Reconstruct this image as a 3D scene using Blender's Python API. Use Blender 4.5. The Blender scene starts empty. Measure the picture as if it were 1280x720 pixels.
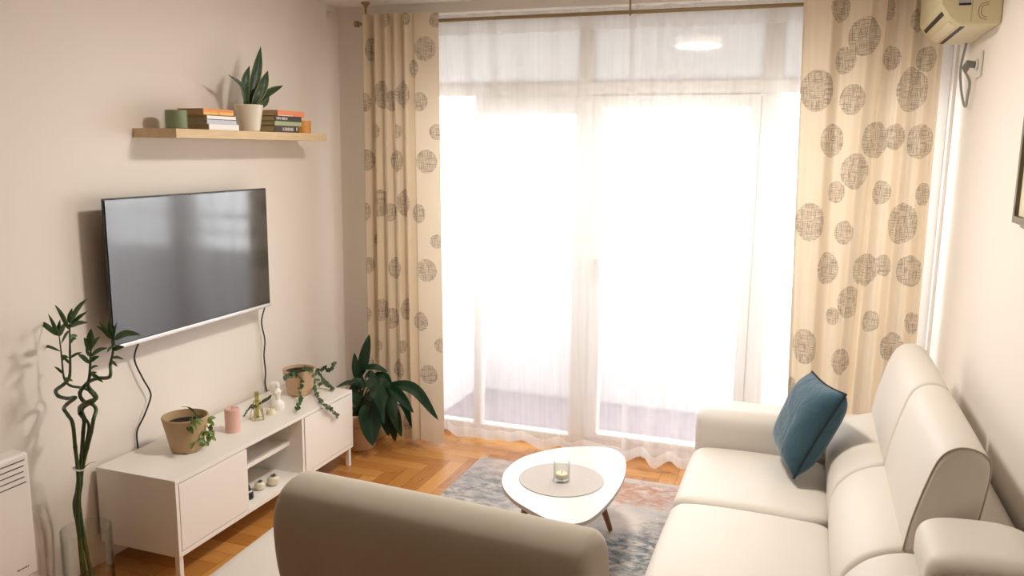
import bpy, bmesh, math, random
from mathutils import Vector, Matrix
random.seed(7)
C = bpy.context.scene.collection
PI = math.pi
H = 1.7
FPX, YAW, PIT, ROL = 1021.16, .343612, .169662, .0125767

# ------------------------------------------------------------------ camera
def cam_axes():
    cy, sy, cp, sp, cr, sr = math.cos(YAW), math.sin(YAW), math.cos(PIT), math.sin(PIT), math.cos(ROL), math.sin(ROL)
    fwd = Vector((-sy*cp, cy*cp, -sp)); right = Vector((cy, sy, 0)); up = right.cross(fwd)
    return right*cr + up*sr, -right*sr + up*cr, fwd
RX, UP, FW = cam_axes()
def at(ax, val, x, y):
    """the point of the plane ax = val that the photograph shows at pixel x, y"""
    d = RX*((x-640)/FPX) - UP*((y-360)/FPX) + FW
    i = 'XYZ'.index(ax); o = Vector((0, 0, H))
    return o + d*((val-o[i])/d[i])
cd = bpy.data.cameras.new('camera'); cam = bpy.data.objects.new('camera', cd); C.objects.link(cam)
cd.sensor_width = 36; cd.lens = FPX/1280*36; cd.clip_start = .05
m = Matrix((RX, UP, -FW)).transposed().to_4x4(); m.translation = (0, 0, H)
cam.matrix_world = m
bpy.context.scene.camera = cam

# ------------------------------------------------------------------ materials
class NT:
    def __init__(s, name):
        s.m = bpy.data.materials.new(name); s.m.use_nodes = True
        s.t = s.m.node_tree; s.t.nodes.clear()
        s.out = s.t.nodes.new('ShaderNodeOutputMaterial')
    def n(s, typ, **kw):
        nd = s.t.nodes.new(typ)
        for k, v in kw.items(): setattr(nd, k, v)
        return nd
    def put(s, sock, v):
        if hasattr(v, 'links'): s.t.links.new(v, sock)
        else: sock.default_value = v
    def math(s, op, a, b=0.0, c=None):
        nd = s.n('ShaderNodeMath', operation=op)
        s.put(nd.inputs[0], a); s.put(nd.inputs[1], b)
        if c is not None: s.put(nd.inputs[2], c)
        return nd.outputs[0]
    def mix(s, f, a, b):
        nd = s.n('ShaderNodeMix', data_type='RGBA')
        s.put(nd.inputs[0], f)
        s.put(nd.inputs[6], a if hasattr(a, 'links') else (*a, 1)); s.put(nd.inputs[7], b if hasattr(b, 'links') else (*b, 1))
        return nd.outputs[2]
    def obj(s): return s.n('ShaderNodeTexCoord').outputs['Object']
    def uv(s): return s.n('ShaderNodeTexCoord').outputs['UV']
    def sep(s, v):
        nd = s.n('ShaderNodeSeparateXYZ'); s.put(nd.inputs[0], v); return nd.outputs
    def comb(s, x, y, z=0.0):
        nd = s.n('ShaderNodeCombineXYZ'); s.put(nd.inputs[0], x); s.put(nd.inputs[1], y); s.put(nd.inputs[2], z); return nd.outputs[0]
    def noise(s, vec, scale, detail=3, rough=.55, dist=0.0):
        nd = s.n('ShaderNodeTexNoise'); s.put(nd.inputs['Vector'], vec)
        nd.inputs['Scale'].default_value = scale; nd.inputs['Detail'].default_value = detail
        nd.inputs['Roughness'].default_value = rough; nd.inputs['Distortion'].default_value = dist
        return nd.outputs['Fac']
    def step(s, v, a, b):
        nd = s.n('ShaderNodeMapRange', interpolation_type='SMOOTHSTEP'); s.put(nd.inputs[0], v)
        nd.inputs[1].default_value = a; nd.inputs[2].default_value = b
        return nd.outputs[0]
    def bump(s, h, strength=.2, dist=.01):
        nd = s.n('ShaderNodeBump'); s.put(nd.inputs['Height'], h)
        nd.inputs['Strength'].default_value = strength; nd.inputs['Distance'].default_value = dist
        return nd.outputs[0]
    def bsdf(s, col, rough=.5, metal=0.0, spec=.5, normal=None, **kw):
        b = s.n('ShaderNodeBsdfPrincipled')
        s.put(b.inputs['Base Color'], col if hasattr(col, 'links') else (*col, 1))
        s.put(b.inputs['Roughness'], rough); b.inputs['Metallic'].default_value = metal
        b.inputs['Specular IOR Level'].default_value = spec
        if normal is not None: s.put(b.inputs['Normal'], normal)
        for k, v in kw.items(): s.put(b.inputs[k], v)
        return b.outputs[0]
    def done(s, sh): s.put(s.out.inputs[0], sh); return s.m

def simple(name, col, rough=.5, var=.06, scale=18, bump=.0, metal=0, spec=.5, **kw):
    n = NT(name); o = n.obj()
    f = n.noise(o, scale, 4)
    c = n.mix(f, tuple(max(0, v*(1-var)) for v in col), tuple(min(1, v*(1+var)) for v in col))
    nb = n.bump(n.noise(o, scale*12, 2), bump, .002) if bump else None
    return n.done(n.bsdf(c, rough, metal, spec, nb, **kw))

MAT = {}
M = MAT
M['wall'] = simple('wall_paint', (.84, .785, .72), .85, .015, 3, .08, spec=.2)
M['ceiling'] = simple('ceiling_paint', (.83, .78, .72), .9, .01, 3, .05, spec=.2)
M['white_lacquer'] = simple('white_lacquer', (.84, .81, .76), .38, .01, 4)
M['pvc'] = simple('white_window_plastic', (.82, .80, .77), .35, .01, 4)
M['outside_white'] = simple('balcony_render', (.84, .84, .86), .9, .03, 6, .1)
M['outside_floor'] = simple('balcony_tile', (.27, .235, .27), .7, .05, 6)
M['steel'] = simple('painted_rail', (.8, .8, .8), .4, .02, 6)
M['leather'] = simple('cream_leather', (.655, .615, .56), .5, .025, 5, .12, spec=.4)
M['suede'] = simple('cream_suede', (.57, .52, .425), .75, .04, 9, .07, spec=.25, **{'Sheen Weight': .2})
M['leather_piping'] = simple('taupe_piping', (.42, .37, .28), .6, .03, 8)
M['dark_foot'] = simple('dark_feet', (.06, .045, .035), .5, .1)
M['oak'] = None
M['black_plastic'] = simple('black_plastic', (.012, .012, .013), .35, .1)
M['screen'] = simple('glass_screen', (.006, .008, .011), .12, .02, 5, spec=1.0, **{'Coat Weight': .6, 'Coat IOR': 1.6, 'Coat Roughness': .09})
M['silver'] = simple('brushed_silver', (.72, .70, .67), .3, .04, 30, metal=.9)
M['black_cable'] = simple('black_cable', (.015, .014, .014), .5, .1)
M['grey_cable'] = simple('grey_cable', (.33, .32, .28), .5, .05)
M['terracotta'] = simple('tan_clay', (.46, .315, .17), .6, .05, 9, .08)
M['terracotta_light'] = simple('pale_clay', (.62, .42, .26), .6, .05, 9, .08)
M['cream_pot'] = simple('cream_ceramic', (.74, .67, .55), .4, .03, 8)
M['soil'] = simple('potting_soil', (.022, .014, .009), .95, .4, 60, .8)
M['pink_wax'] = simple('pink_wax', (.72, .44, .37), .5, .05, 6)
M['white_wax'] = simple('white_wax', (.86, .82, .74), .5, .03, 6)
M['cream_wax'] = simple('cream_wax', (.78, .70, .48), .5, .03, 6)
M['wick'] = simple('burnt_wick', (.05, .04, .03), .9, .2)
M['green_glaze'] = simple('sage_green_glaze', (.19, .235, .13), .3, .12, 14)
M['orange_glaze'] = simple('orange_wax', (.72, .33, .06), .35, .1, 10)
M['brass'] = simple('brass_wire', (.62, .50, .22), .3, .05, metal=.9)
M['mat_grey'] = simple('grey_felt', (.50, .465, .44), .9, .05, 60, .3)
M['table_white'] = simple('table_lacquer', (.60, .588, .575), .3, .01, 4)
M['walnut'] = None
M['ac_body'] = simple('yellowed_plastic', (.66, .585, .36), .4, .03, 5)
M['ac_light'] = simple('ivory_plastic', (.74, .68, .50), .4, .03, 5)
M['ac_dark'] = simple('dark_slot', (.01, .008, .006), .6, .1)
M['badge'] = simple('badge_grey', (.45, .45, .47), .3, .05, metal=.4)
M['socket_white'] = simple('socket_plastic', (.78, .75, .68), .4, .02)
M['bronze'] = simple('bronze_frame', (.16, .13, .08), .4, .15, 20, metal=.5)
M['passepartout'] = simple('cream_card', (.74, .67, .5), .8, .02)
M['lamp'] = None
M['leaf_dark'] = simple('peace_lily_leaf', (.009, .040, .016), .32, .35, 25, .1)
M['stem_green'] = simple('green_stem', (.06, .11, .03), .5, .2, 30)
M['ivy'] = simple('ivy_leaf', (.045, .085, .025), .5, .35, 40)
M['bamboo_leaf'] = simple('bamboo_leaf', (.035, .11, .015), .45, .35, 30)
M['vine'] = simple('variegated_leaf', (.13, .20, .035), .45, .5, 50)
M['tie'] = simple('white_tie', (.8, .78, .72), .5, .02)
M['paper'] = simple('page_edges', (.48, .37, .20), .9, .12, 90)

def wood(name, a, b, rough=.4, axis=1, sc=6):
    n = NT(name); x, y, z = n.sep(n.obj())
    v = [x, y, z]; v[axis] = n.math('MULTIPLY', v[axis], .12)
    f = n.noise(n.comb(*v), sc*8, 4, .6, .6)
    c = n.mix(n.step(f, .3, .7), a, b)
    return n.done(n.bsdf(c, rough, 0, .4, n.bump(f, .05, .002)))
M['oak'] = wood('pale_birch', (.60, .44, .25), (.68, .52, .32), .5)
M['walnut'] = wood('brown_wood', (.20, .085, .03), (.30, .14, .05), .4, 2)

def bamboo_mat():
    n = NT('bamboo_stalk'); f = n.noise(n.obj(), 40, 3)
    c = n.mix(f, (.018, .045, .010), (.06, .105, .03))
    return n.done(n.bsdf(c, .4))
M['bamboo'] = bamboo_mat()
def snake_mat():
    n = NT('snake_plant_leaf'); x, y, z = n.sep(n.uv())
    e = n.math('ABSOLUTE', n.math('SUBTRACT', x, .5))
    band = n.noise(n.comb(n.math('MULTIPLY', x, 2.0), n.math('MULTIPLY', y, 14.0)), 1.6, 3)
    c = n.mix(n.step(band, .42, .62), (.008, .035, .012), (.028, .075, .022))
    c = n.mix(n.step(e, .40, .45), c, (.17, .20, .035))
    return n.done(n.bsdf(c, .4))
M['snake'] = snake_mat()

def parquet():
    n = NT('herringbone_parquet'); x, y, z = n.sep(n.obj()); W = .086; L = 5
    s = 1.0/W
    u = n.math('ADD', n.math('MULTIPLY', x, s), 400.3)
    v = n.math('ADD', n.math('MULTIPLY', y, s), 400.6)
    i = n.math('FLOOR', u); j = n.math('FLOOR', v)
    k = n.math('MODULO', n.math('ADD', n.math('SUBTRACT', i, j), 2000.0), 2.0*L)
    horiz = n.math('LESS_THAN', k, L-.5)
    hx = n.math('SUBTRACT', i, k); hu = n.math('SUBTRACT', u, hx); hv = n.math('SUBTRACT', v, j)
    k2 = n.math('SUBTRACT', k, float(L))
    # vertical board: column i, rows run down as k grows
    top = n.math('ADD', j, k2); vv = n.math('SUBTRACT', n.math('ADD', top, 1.0), v); vu = n.math('SUBTRACT', u, i)
    def sel(a, b): return n.math('ADD', n.math('MULTIPLY', horiz, a), n.math('MULTIPLY', n.math('SUBTRACT', 1.0, horiz), b))
    along = sel(hu, vv); across = sel(hv, vu)
    idv = n.comb(sel(hx, n.math('ADD', i, .37)), sel(j, n.math('ADD', top, .71)), horiz)
    wn = n.n('ShaderNodeTexWhiteNoise', noise_dimensions='3D'); n.put(wn.inputs['Vector'], idv)
    rnd = wn.outputs['Value']
    grain = n.noise(n.comb(n.math('ADD', n.math('MULTIPLY', along, .25), n.math('MULTIPLY', rnd, 50.0)), n.math('MULTIPLY', across, 3.0), rnd), 2.2, 5, .65, .3)
    c = n.mix(rnd, (.34, .125, .024), (.62, .31, .085))
    c = n.mix(n.math('MULTIPLY', n.step(grain, .35, .75), .6), c, (.47, .20, .045))
    ea = n.math('MINIMUM', across, n.math('SUBTRACT', 1.0, across))
    el = n.math('MINIMUM', along, n.math('SUBTRACT', float(L), along))
    edge = n.step(n.math('MINIMUM', ea, el), .0, .035)
    c = n.mix(edge, (.25, .09, .02), c)
    return n.done(n.bsdf(c, n.math('ADD', .22, n.math('MULTIPLY', grain, .14)), 0, .5, n.bump(edge, .25, .002)))
M['parquet'] = parquet()

# drapes: discs of crosshatched print on cream cloth; positions are in the cloth's own (u, v) metres
def drape_mat(name, discs):
    n = NT(name); uv = n.uv(); x, y, z = n.sep(uv)
    wob = n.math('MULTIPLY', n.math('SUBTRACT', n.noise(uv, 60, 2), .5), .006)
    mask = None
    for (du, dv, r) in discs:
        d = n.n('ShaderNodeVectorMath', operation='DISTANCE'); n.put(d.inputs[0], n.comb(x, y)); d.inputs[1].default_value = (du, dv, 0)
        a = n.math('LESS_THAN', n.math('ADD', d.outputs['Value'], wob), r)
        mask = a if mask is None else n.math('MAXIMUM', mask, a)
    h1 = n.noise(n.comb(n.math('MULTIPLY', x, 330.0), n.math('MULTIPLY', y, 16.0)), 1, 2)
    h2 = n.noise(n.comb(n.math('MULTIPLY', x, 16.0), n.math('MULTIPLY', y, 330.0)), 1, 2)
    l = n.math('MAXIMUM', n.step(h1, .50, .60), n.step(h2, .50, .60))
    ink = n.math('MULTIPLY', mask, n.math('ADD', .14, n.math('MULTIPLY', l, .55)))
    weave = n.noise(n.comb(n.math('MULTIPLY', x, 400.0), n.math('MULTIPLY', y, 400.0)), 1, 2)
    base = n.mix(weave, (.72, .605, .455), (.78, .67, .52))
    c = n.mix(ink, base, (.17, .12, .075))
    d = n.n('ShaderNodeBsdfDiffuse'); n.put(d.inputs[0], c); n.put(d.inputs['Normal'], n.bump(weave, .15, .001))
    t = n.n('ShaderNodeBsdfTranslucent'); n.put(t.inputs[0], c)
    mx = n.n('ShaderNodeMixShader'); mx.inputs[0].default_value = .26
    n.put(mx.inputs[1], d.outputs[0]); n.put(mx.inputs[2], t.outputs[0])
    return n.done(mx.outputs[0])

def sheer_mat():
    n = NT('sheer_voile'); x, y, z = n.sep(n.uv())
    th = n.noise(n.comb(n.math('MULTIPLY', x, 30.0), n.math('MULTIPLY', y, .8)), 1, 2)
    d = n.n('ShaderNodeBsdfDiffuse'); d.inputs[0].default_value = (.86, .84, .82, 1)
    t = n.n('ShaderNodeBsdfTranslucent'); t.inputs[0].default_value = (.88, .86, .84, 1)
    mx = n.n('ShaderNodeMixShader'); mx.inputs[0].default_value = .5
    n.put(mx.inputs[1], d.outputs[0]); n.put(mx.inputs[2], t.outputs[0])
    tr = n.n('ShaderNodeBsdfTransparent'); tr.inputs[0].default_value = (1, 1, 1, 1)
    lw = n.n('ShaderNodeLayerWeight'); lw.inputs['Blend'].default_value = .35
    hem = n.math('MAXIMUM', n.math('LESS_THAN', y, .075), n.math('GREATER_THAN', y, 2.30))
    dens = n.math('ADD', .28, n.math('ADD', n.math('MULTIPLY', th, .18), n.math('MULTIPLY', lw.outputs['Facing'], .5)))
    dens = n.math('MINIMUM', n.math('ADD', dens, n.math('MULTIPLY', hem, .3)), .95)
    m2 = n.n('ShaderNodeMixShader'); n.put(m2.inputs[0], dens)
    n.put(m2.inputs[1], tr.outputs[0]); n.put(m2.inputs[2], mx.outputs[0])
    return n.done(m2.outputs[0])
M['sheer'] = sheer_mat()

def pane_mat(name, tint=(1, 1, 1), gloss=1.0, edge=0.0):
    n = NT(name)
    tr = n.n('ShaderNodeBsdfTransparent'); tr.inputs[0].default_value = (*tint, 1)
    if edge:
        lw0 = n.n('ShaderNodeLayerWeight'); lw0.inputs['Blend'].default_value = .5
        n.put(tr.inputs[0], n.mix(n.math('POWER', lw0.outputs['Facing'], 3.0), tint, tuple(v*edge for v in tint)))
    g = n.n('ShaderNodeBsdfGlossy'); g.inputs['Roughness'].default_value = .02
    lw = n.n('ShaderNodeLayerWeight'); lw.inputs['Blend'].default_value = .5
    f = n.math('MULTIPLY', n.math('ADD', .035, n.math('MULTIPLY', n.math('POWER', lw.outputs['Facing'], 4.0), .6)), gloss)
    mx = n.n('ShaderNodeMixShader'); n.put(mx.inputs[0], f)
    n.put(mx.inputs[1], tr.outputs[0]); n.put(mx.inputs[2], g.outputs[0])
    return n.done(mx.outputs[0])
M['pane'] = pane_mat('window_glass')
M['thin_glass'] = pane_mat('vase_glass', (.97, .98, .97), 1.2, .55)

def rug_mat():
    n = NT('abstract_rug'); o = n.obj(); x, y, z = n.sep(o)
    big = n.noise(o, 3.2, 4, .6, .6); st = n.noise(n.comb(n.math('MULTIPLY', x, 9.0), n.math('MULTIPLY', y, 17.0)), 1.3, 6, .72, .8)
    fine = n.noise(o, 90, 3, .7)
    c = n.mix(n.step(big, .35, .65), (.56, .49, .44), (.44, .41, .40))
    def blob(c, cx, cy, rx, ry, col, amt, a=.55, b=1.25):
        dx = n.math('DIVIDE', n.math('SUBTRACT', x, cx), rx); dy = n.math('DIVIDE', n.math('SUBTRACT', y, cy), ry)
        d = n.math('SQRT', n.math('ADD', n.math('MULTIPLY', dx, dx), n.math('MULTIPLY', dy, dy)))
        d = n.math('ADD', d, n.math('MULTIPLY', n.math('SUBTRACT', n.noise(o, 7, 5, .7, .5), .5), 1.7))
        f = n.math('MULTIPLY', n.math('SUBTRACT', 1.0, n.step(d, a, b)), n.math('MULTIPLY', n.step(st, .36, .62), amt))
        return n.mix(f, c, col)
    for (px, py, rx, ry, col, amt) in [(590, 610, .30, .26, (.15, .175, .19), .9), (640, 588, .3, .14, (.33, .25, .24), .7), (575, 640, .2, .15, (.19, .21, .22), .8),
              (812, 620, .34, .15, (.40, .17, .09), .95), (760, 612, .22, .12, (.45, .25, .16), .7), (790, 655, .36, .08, (.62, .55, .48), .8), (785, 690, .26, .20, (.075, .125, .145), 1.0),
              (770, 715, .3, .16, (.11, .16, .17), .8), (825, 668, .1, .2, (.06, .09, .09), .7), (700, 640, .3, .2, (.3, .3, .31), .7)]:
        p = at('Z', .01, px, py) - Vector((-1.0, 2.7, 0))
        c = blob(c, p.x, p.y, rx, ry, col, amt)
    c = n.mix(n.math('MULTIPLY', n.step(fine, .35, .7), .25), c, (.55, .50, .46))
    return n.done(n.bsdf(c, .95, 0, .1, n.bump(fine, .5, .004)))
M['rug'] = rug_mat()

def velvet():
    n = NT('petrol_velvet'); o = n.obj(); f = n.noise(o, 9, 4, .6, .4); g = n.noise(o, 220, 2)
    c = n.mix(f, (.028, .072, .105), (.06, .125, .165))
    wr = n.noise(o, 11, 3, .5, 1.2)
    return n.done(n.bsdf(c, .8, 0, .2, n.bump(n.math('ADD', n.math('MULTIPLY', g, .06), wr), .5, .02), **{'Sheen Weight': .35, 'Sheen Roughness': .4}))
M['velvet'] = velvet()
M['velvet_dark'] = simple('dark_seam', (.008, .018, .028), .9, .1)

def emit(name, col, s):
    n = NT(name); e = n.n('ShaderNodeEmission'); e.inputs[0].default_value = (*col, 1); e.inputs[1].default_value = s
    return n.done(e.outputs[0])

# ------------------------------------------------------------------ building helpers
MW = {}
def thing(name, label, cat, loc=(0, 0, 0), rotz=0.0, group=None):
    o = bpy.data.objects.new(name, None); C.objects.link(o); o.empty_display_size = .05
    o.location = loc; o.rotation_euler = (0, 0, rotz)
    MW[o.name] = Matrix.Translation(loc) @ Matrix.Rotation(rotz, 4, 'Z')
    o['label'] = label; o['category'] = cat
    if group: o['group'] = group
    return o
def tag(o, label, cat, group=None):
    o['label'] = label; o['category'] = cat
    if group: o['group'] = group
    return o
def obj(name, bm, mat, parent=None, smooth=True, local=False, auto=35, origin=None):
    """link the bmesh as one mesh object; shapes are given in room coordinates unless local"""
    inv = None
    if parent is not None:
        MW_p = MW[parent.name]
        if not local: inv = MW_p.inverted()
    elif origin is not None: inv = Matrix.Translation(origin).inverted()
    if inv is not None: bmesh.ops.transform(bm, matrix=inv, verts=bm.verts)
    bmesh.ops.recalc_face_normals(bm, faces=bm.faces)
    me = bpy.data.meshes.new(name); 
    if smooth:
        for f in bm.faces: f.smooth = True
        for e in bm.edges:
            if len(e.link_faces) == 2 and e.calc_face_angle(0) > math.radians(auto): e.smooth = False
    bm.to_mesh(me); bm.free()
    o = bpy.data.objects.new(name, me); C.objects.link(o)
    for mm in (mat if isinstance(mat, list) else [mat]): me.materials.append(mm)
    if smooth and len(me.vertices) < 900 and len(me.polygons) > 6: wn = o.modifiers.new('weighted', 'WEIGHTED_NORMAL'); wn.keep_sharp = True
    if parent is not None: o.parent = parent; MW[o.name] = MW[parent.name]
    else:
        if origin is not None: o.location = origin; MW[o.name] = Matrix.Translation(origin)
        else: MW[o.name] = Matrix.Identity(4)
    return o
def struct(name, bm, mat, **kw):
    o = obj(name, bm, mat, **kw)
    o['kind'] = 'structure'
    return o
B = bmesh.new
def box(bm, x0, x1, y0, y1, z0, z1, bev=0.0, seg=2):
    t = bmesh.new()
    bmesh.ops.create_cube(t, size=1)
    for v in t.verts: v.co = Vector((x0+(v.co.x+.5)*(x1-x0), y0+(v.co.y+.5)*(y1-y0), z0+(v.co.z+.5)*(z1-z0)))
    if bev: bmesh.ops.bevel(t, geom=list(t.edges), offset=bev, segments=seg, profile=.5, affect='EDGES')
    join(bm, t); return bm
def join(bm, t, mtx=None):
    if mtx is not None: bmesh.ops.transform(t, matrix=mtx, verts=t.verts)
    me = bpy.data.meshes.new('tmp'); t.to_mesh(me); t.free(); bm.from_mesh(me); bpy.data.meshes.remove(me)
def lathe(bm, prof, c=(0, 0, 0), seg=40, closed=True):
    rings = []
    for r, z in prof:
        if r < 1e-5: rings.append([bm.verts.new((c[0], c[1], c[2]+z))])
        else: rings.append([bm.verts.new((c[0]+r*math.cos(2*PI*k/seg), c[1]+r*math.sin(2*PI*k/seg), c[2]+z)) for k in range(seg)])
    for a, b in zip(rings, rings[1:]):
        for k in range(seg):
            k2 = (k+1) % seg
            if len(a) == 1 and len(b) == 1: continue
            if len(a) == 1: bm.faces.new((a[0], b[k], b[k2]))
            elif len(b) == 1: bm.faces.new((a[k], a[k2], b[0]))
            else: bm.faces.new((a[k], a[k2], b[k2], b[k]))
    return bm
def spline(pts, n=8):
    pts = [Vector(p) for p in pts]
    if len(pts) < 3: return pts
    out = []
    P = [pts[0]*2-pts[1]] + pts + [pts[-1]*2-pts[-2]]
    for i in range(1, len(P)-2):
        for k in range(n):
            t = k/n; a, b, c, d = P[i-1], P[i], P[i+1], P[i+2]
            out.append(.5*((2*b)+(c-a)*t+(2*a-5*b+4*c-d)*t*t+(3*b-a-3*c+d)*t**3))
    out.append(pts[-1]); return out
def tube(bm, pts, r, seg=10, cap=True):
    pts = [Vector(p) for p in pts]; rings = []
    rr = r if isinstance(r, (list, tuple)) else [r]*len(pts)
    nrm = None
    for i, p in enumerate(pts):
        d = (pts[min(i+1, len(pts)-1)]-pts[max(i-1, 0)]).normalized()
        if nrm is None:
            nrm = d.orthogonal().normalized()
        else:
            nrm = (nrm - d*nrm.dot(d))
            nrm = nrm.normalized() if nrm.length > 1e-6 else d.orthogonal().normalized()
        b = d.cross(nrm)
        rings.append([bm.verts.new(p+(nrm*math.cos(2*PI*k/seg)+b*math.sin(2*PI*k/seg))*rr[i]) for k in range(seg)])
    for a, b in zip(rings, rings[1:]):
        for k in range(seg): bm.faces.new((a[k], a[(k+1) % seg], b[(k+1) % seg], b[k]))
    if cap: bm.faces.new(list(reversed(rings[0]))); bm.faces.new(rings[-1])
    return bm
def leaf(bm, pts, width, hint=(0, 0, 1), fold=.25, nl=12, shape=None, across=4, thick=True):
    """a blade along pts, width in metres, folded a little along its midrib"""
    P = spline(pts, 6); hint = Vector(hint)
    uvl = bm.loops.layers.uv.verify()
    cum = [0]
    for a, b in zip(P, P[1:]): cum.append(cum[-1]+(b-a).length)
    rows = []
    for q in range(nl+1):
        t = q/nl; s = t*cum[-1]; i = 0
        while i < len(cum)-2 and cum[i+1] < s: i += 1
        f = (s-cum[i])/max(1e-9, cum[i+1]-cum[i]); p = P[i].lerp(P[i+1], f); d = (P[i+1]-P[i]).normalized()
        side = d.cross(hint)
        if side.length < 1e-3: side = d.orthogonal()
        side.normalize(); up = side.cross(d).normalized()
        w = width*.5*(shape(t) if shape else (math.sin(PI*min(1, t**.75))**.8 if t < 1 else 0))
        w = max(w, width*.012)
        row = []
        for k in range(across+1):
            u = k/across*2-1
            row.append(bm.verts.new(p+side*(u*w)+up*(abs(u)*w*fold)))
        rows.append(row)
    for q in range(nl):
        for k in range(across):
            f = bm.faces.new((rows[q][k], rows[q][k+1], rows[q+1][k+1], rows[q+1][k]))
            for lp, (uu, vv) in zip(f.loops, ((k, q), (k+1, q), (k+1, q+1), (k, q+1))): lp[uvl].uv = (uu/across, vv/nl)
    return bm
def cushion(bm, x0, x1, y0, y1, z0, z1, r, crown=(0, 0, 0), n=18):
    """soft rounded block; crown = how far the x, y, z faces bulge"""
    t = bmesh.new(); bmesh.ops.create_cube(t, size=2)
    bmesh.ops.subdivide_edges(t, edges=list(t.edges), cuts=n, use_grid_fill=True)
    c = Vector(((x0+x1)/2, (y0+y1)/2, (z0+z1)/2)); h = Vector(((x1-x0)/2, (y1-y0)/2, (z1-z0)/2))
    for v in t.verts:
        q = Vector([math.sin(a*PI/2) for a in v.co])
        p = Vector((q.x*h.x, q.y*h.y, q.z*h.z))
        rr = min(r, *h)
        inn = Vector([max(-(h[i]-rr), min(h[i]-rr, p[i])) for i in range(3)])
        d = p-inn
        if d.length > 1e-9: p = inn + d.normalized()*rr
        k = [1-(p[i]/h[i])**2 for i in range(3)]
        p.x += crown[0]*k[1]*k[2]*(p.x/h.x); p.y += crown[1]*k[0]*k[2]*(p.y/h.y); p.z += crown[2]*k[0]*k[1]*(p.z/h.z)
        v.co = c+p
    join(bm, t); return bm
def loft(bm, prof, y0, y1, r=.03, ring=5, puff=0.0, n=10):
    """closed (x, z) outline drawn along y with softly rounded ends"""
    P = spline([(a, b, 0) for a, b in prof]+[(prof[0][0], prof[0][1], 0)], 5)[:-1]
    cx = sum(p.x for p in P)/len(P); cz = sum(p.y for p in P)/len(P)
    sz = min(max(p.x for p in P)-min(p.x for p in P), max(p.y for p in P)-min(p.y for p in P))/2
    st = []
    for k in range(ring+1):
        a = k/ring*PI/2; st.append((y0+r*(1-math.sin(a)), 1-(r/sz)*(1-math.cos(PI/2-a)) if False else 1-(r/sz)*(1-math.sin(a))))
    ys = []
    for k in range(ring+1):
        a = k/ring*PI/2; ys.append((y0+r*(1-math.cos(a)), 1-(r/sz)*(1-math.sin(a))))
    for k in range(1, n): 
        f = k/n; ys.append((y0+r+(y1-y0-2*r)*f, 1+puff*math.sin(PI*f)))
    for k in range(ring, -1, -1):
        a = k/ring*PI/2; ys.append((y1-r*(1-math.cos(a)), 1-(r/sz)*(1-math.sin(a))))
    rings = [[bm.verts.new((cx+(p.x-cx)*s, y, cz+(p.y-cz)*s)) for p in P] for y, s in ys]
    m = len(P)
    for a, b in zip(rings, rings[1:]):
        for k in range(m): bm.faces.new((a[k], a[(k+1) % m], b[(k+1) % m], b[k]))
    for rg in (rings[0], rings[-1]):
        c = bm.verts.new(sum((v.co for v in rg), Vector())/m)
        for k in range(m): bm.faces.new((rg[k], rg[(k+1) % m], c))
    return bm
def prism(bm, poly, z0, z1, bev=0.0, seg=3):
    t = bmesh.new(); lo = [t.verts.new((x, y, z0)) for x, y in poly]; hi = [t.verts.new((x, y, z1)) for x, y in poly]; m = len(poly)
    t.faces.new(list(reversed(lo))); t.faces.new(hi)
    for k in range(m): t.faces.new((lo[k], lo[(k+1) % m], hi[(k+1) % m], hi[k]))
    if bev:
        es = [e for e in t.edges if abs(e.verts[0].co.z-e.verts[1].co.z) < 1e-6]
        bmesh.ops.bevel(t, geom=es, offset=bev, segments=seg, profile=.5, affect='EDGES')
    join(bm, t); return bm

# ------------------------------------------------------------------ the room
XL, XR, YB, YF, ZC = -2.624, .606, 4.285, -3.6, 2.485
struct('floor', box(B(), XL-.15, XR+.15, YF-.15, YB+.2, -.1, 0), M['parquet'], smooth=False)
struct('ceiling', box(B(), XL-.15, XR+.15, YF-.15, YB+.2, ZC, ZC+.1), M['ceiling'], smooth=False)
struct('wall_left', box(B(), XL-.15, XL, YF-.15, YB+.2, 0, ZC), M['wall'], smooth=False)
struct('wall_right', box(B(), XR, XR+.15, YF-.15, YB+.2, 0, ZC), M['wall'], smooth=False)
struct('wall_front', box(B(), XL, XR, YF-.15, YF, 0, ZC), simple('bounce_absorber_wall', (.20, .16, .12), .8, .03, 3), smooth=False)  # unseen wall; dark colour added to cut bounced light on the armchair back
OX0, OX1, OZ = -2.16, .592, 2.43
b = B(); box(b, XL, OX0, YB, YB+.2, 0, ZC); box(b, OX1, XR, YB, YB+.2, 0, ZC); box(b, OX0, OX1, YB, YB+.2, OZ, ZC)
struct('wall_back', b, M['wall'], smooth=False)

# window wall: frame, transom, mullions, narrow fixed lights and the balcony door
WY0, WY1 = 4.365, 4.435
w = bpy.data.objects.new('window_1', None); C.objects.link(w); w['kind'] = 'structure'; MW[w.name] = Matrix.Identity(4)
b = B()
for (x0, x1, z0, z1) in [(OX0, OX0+.07, 0, OZ), (OX1-.05, OX1, 0, OZ), (OX0+.07, OX1-.05, OZ-.045, OZ), (OX0+.07, OX1-.05, 0, .066),
                         (OX0+.07, OX1-.05, 1.985, 2.055), (-1.208, -1.108, .066, 1.985), (-1.195, -1.118, 2.055, OZ-.045), (-.245, -.155, .066, 1.985), (-.245, -.155, 2.055, OZ-.045)]:
    box(b, x0, x1, WY0, WY1, z0, z1, .006)
obj('window_frame', b, M['pvc'], w, auto=50)
b = B()
for (x0, x1, z0, z1) in [(-1.80, -1.75, .066, 1.985), (-1.75, -1.208, 1.885, 1.985)]: box(b, x0, x1, WY0+.005, WY1-.005, z0, z1, .006)
obj('window_sash', b, M['pvc'], w, auto=50)
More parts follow.
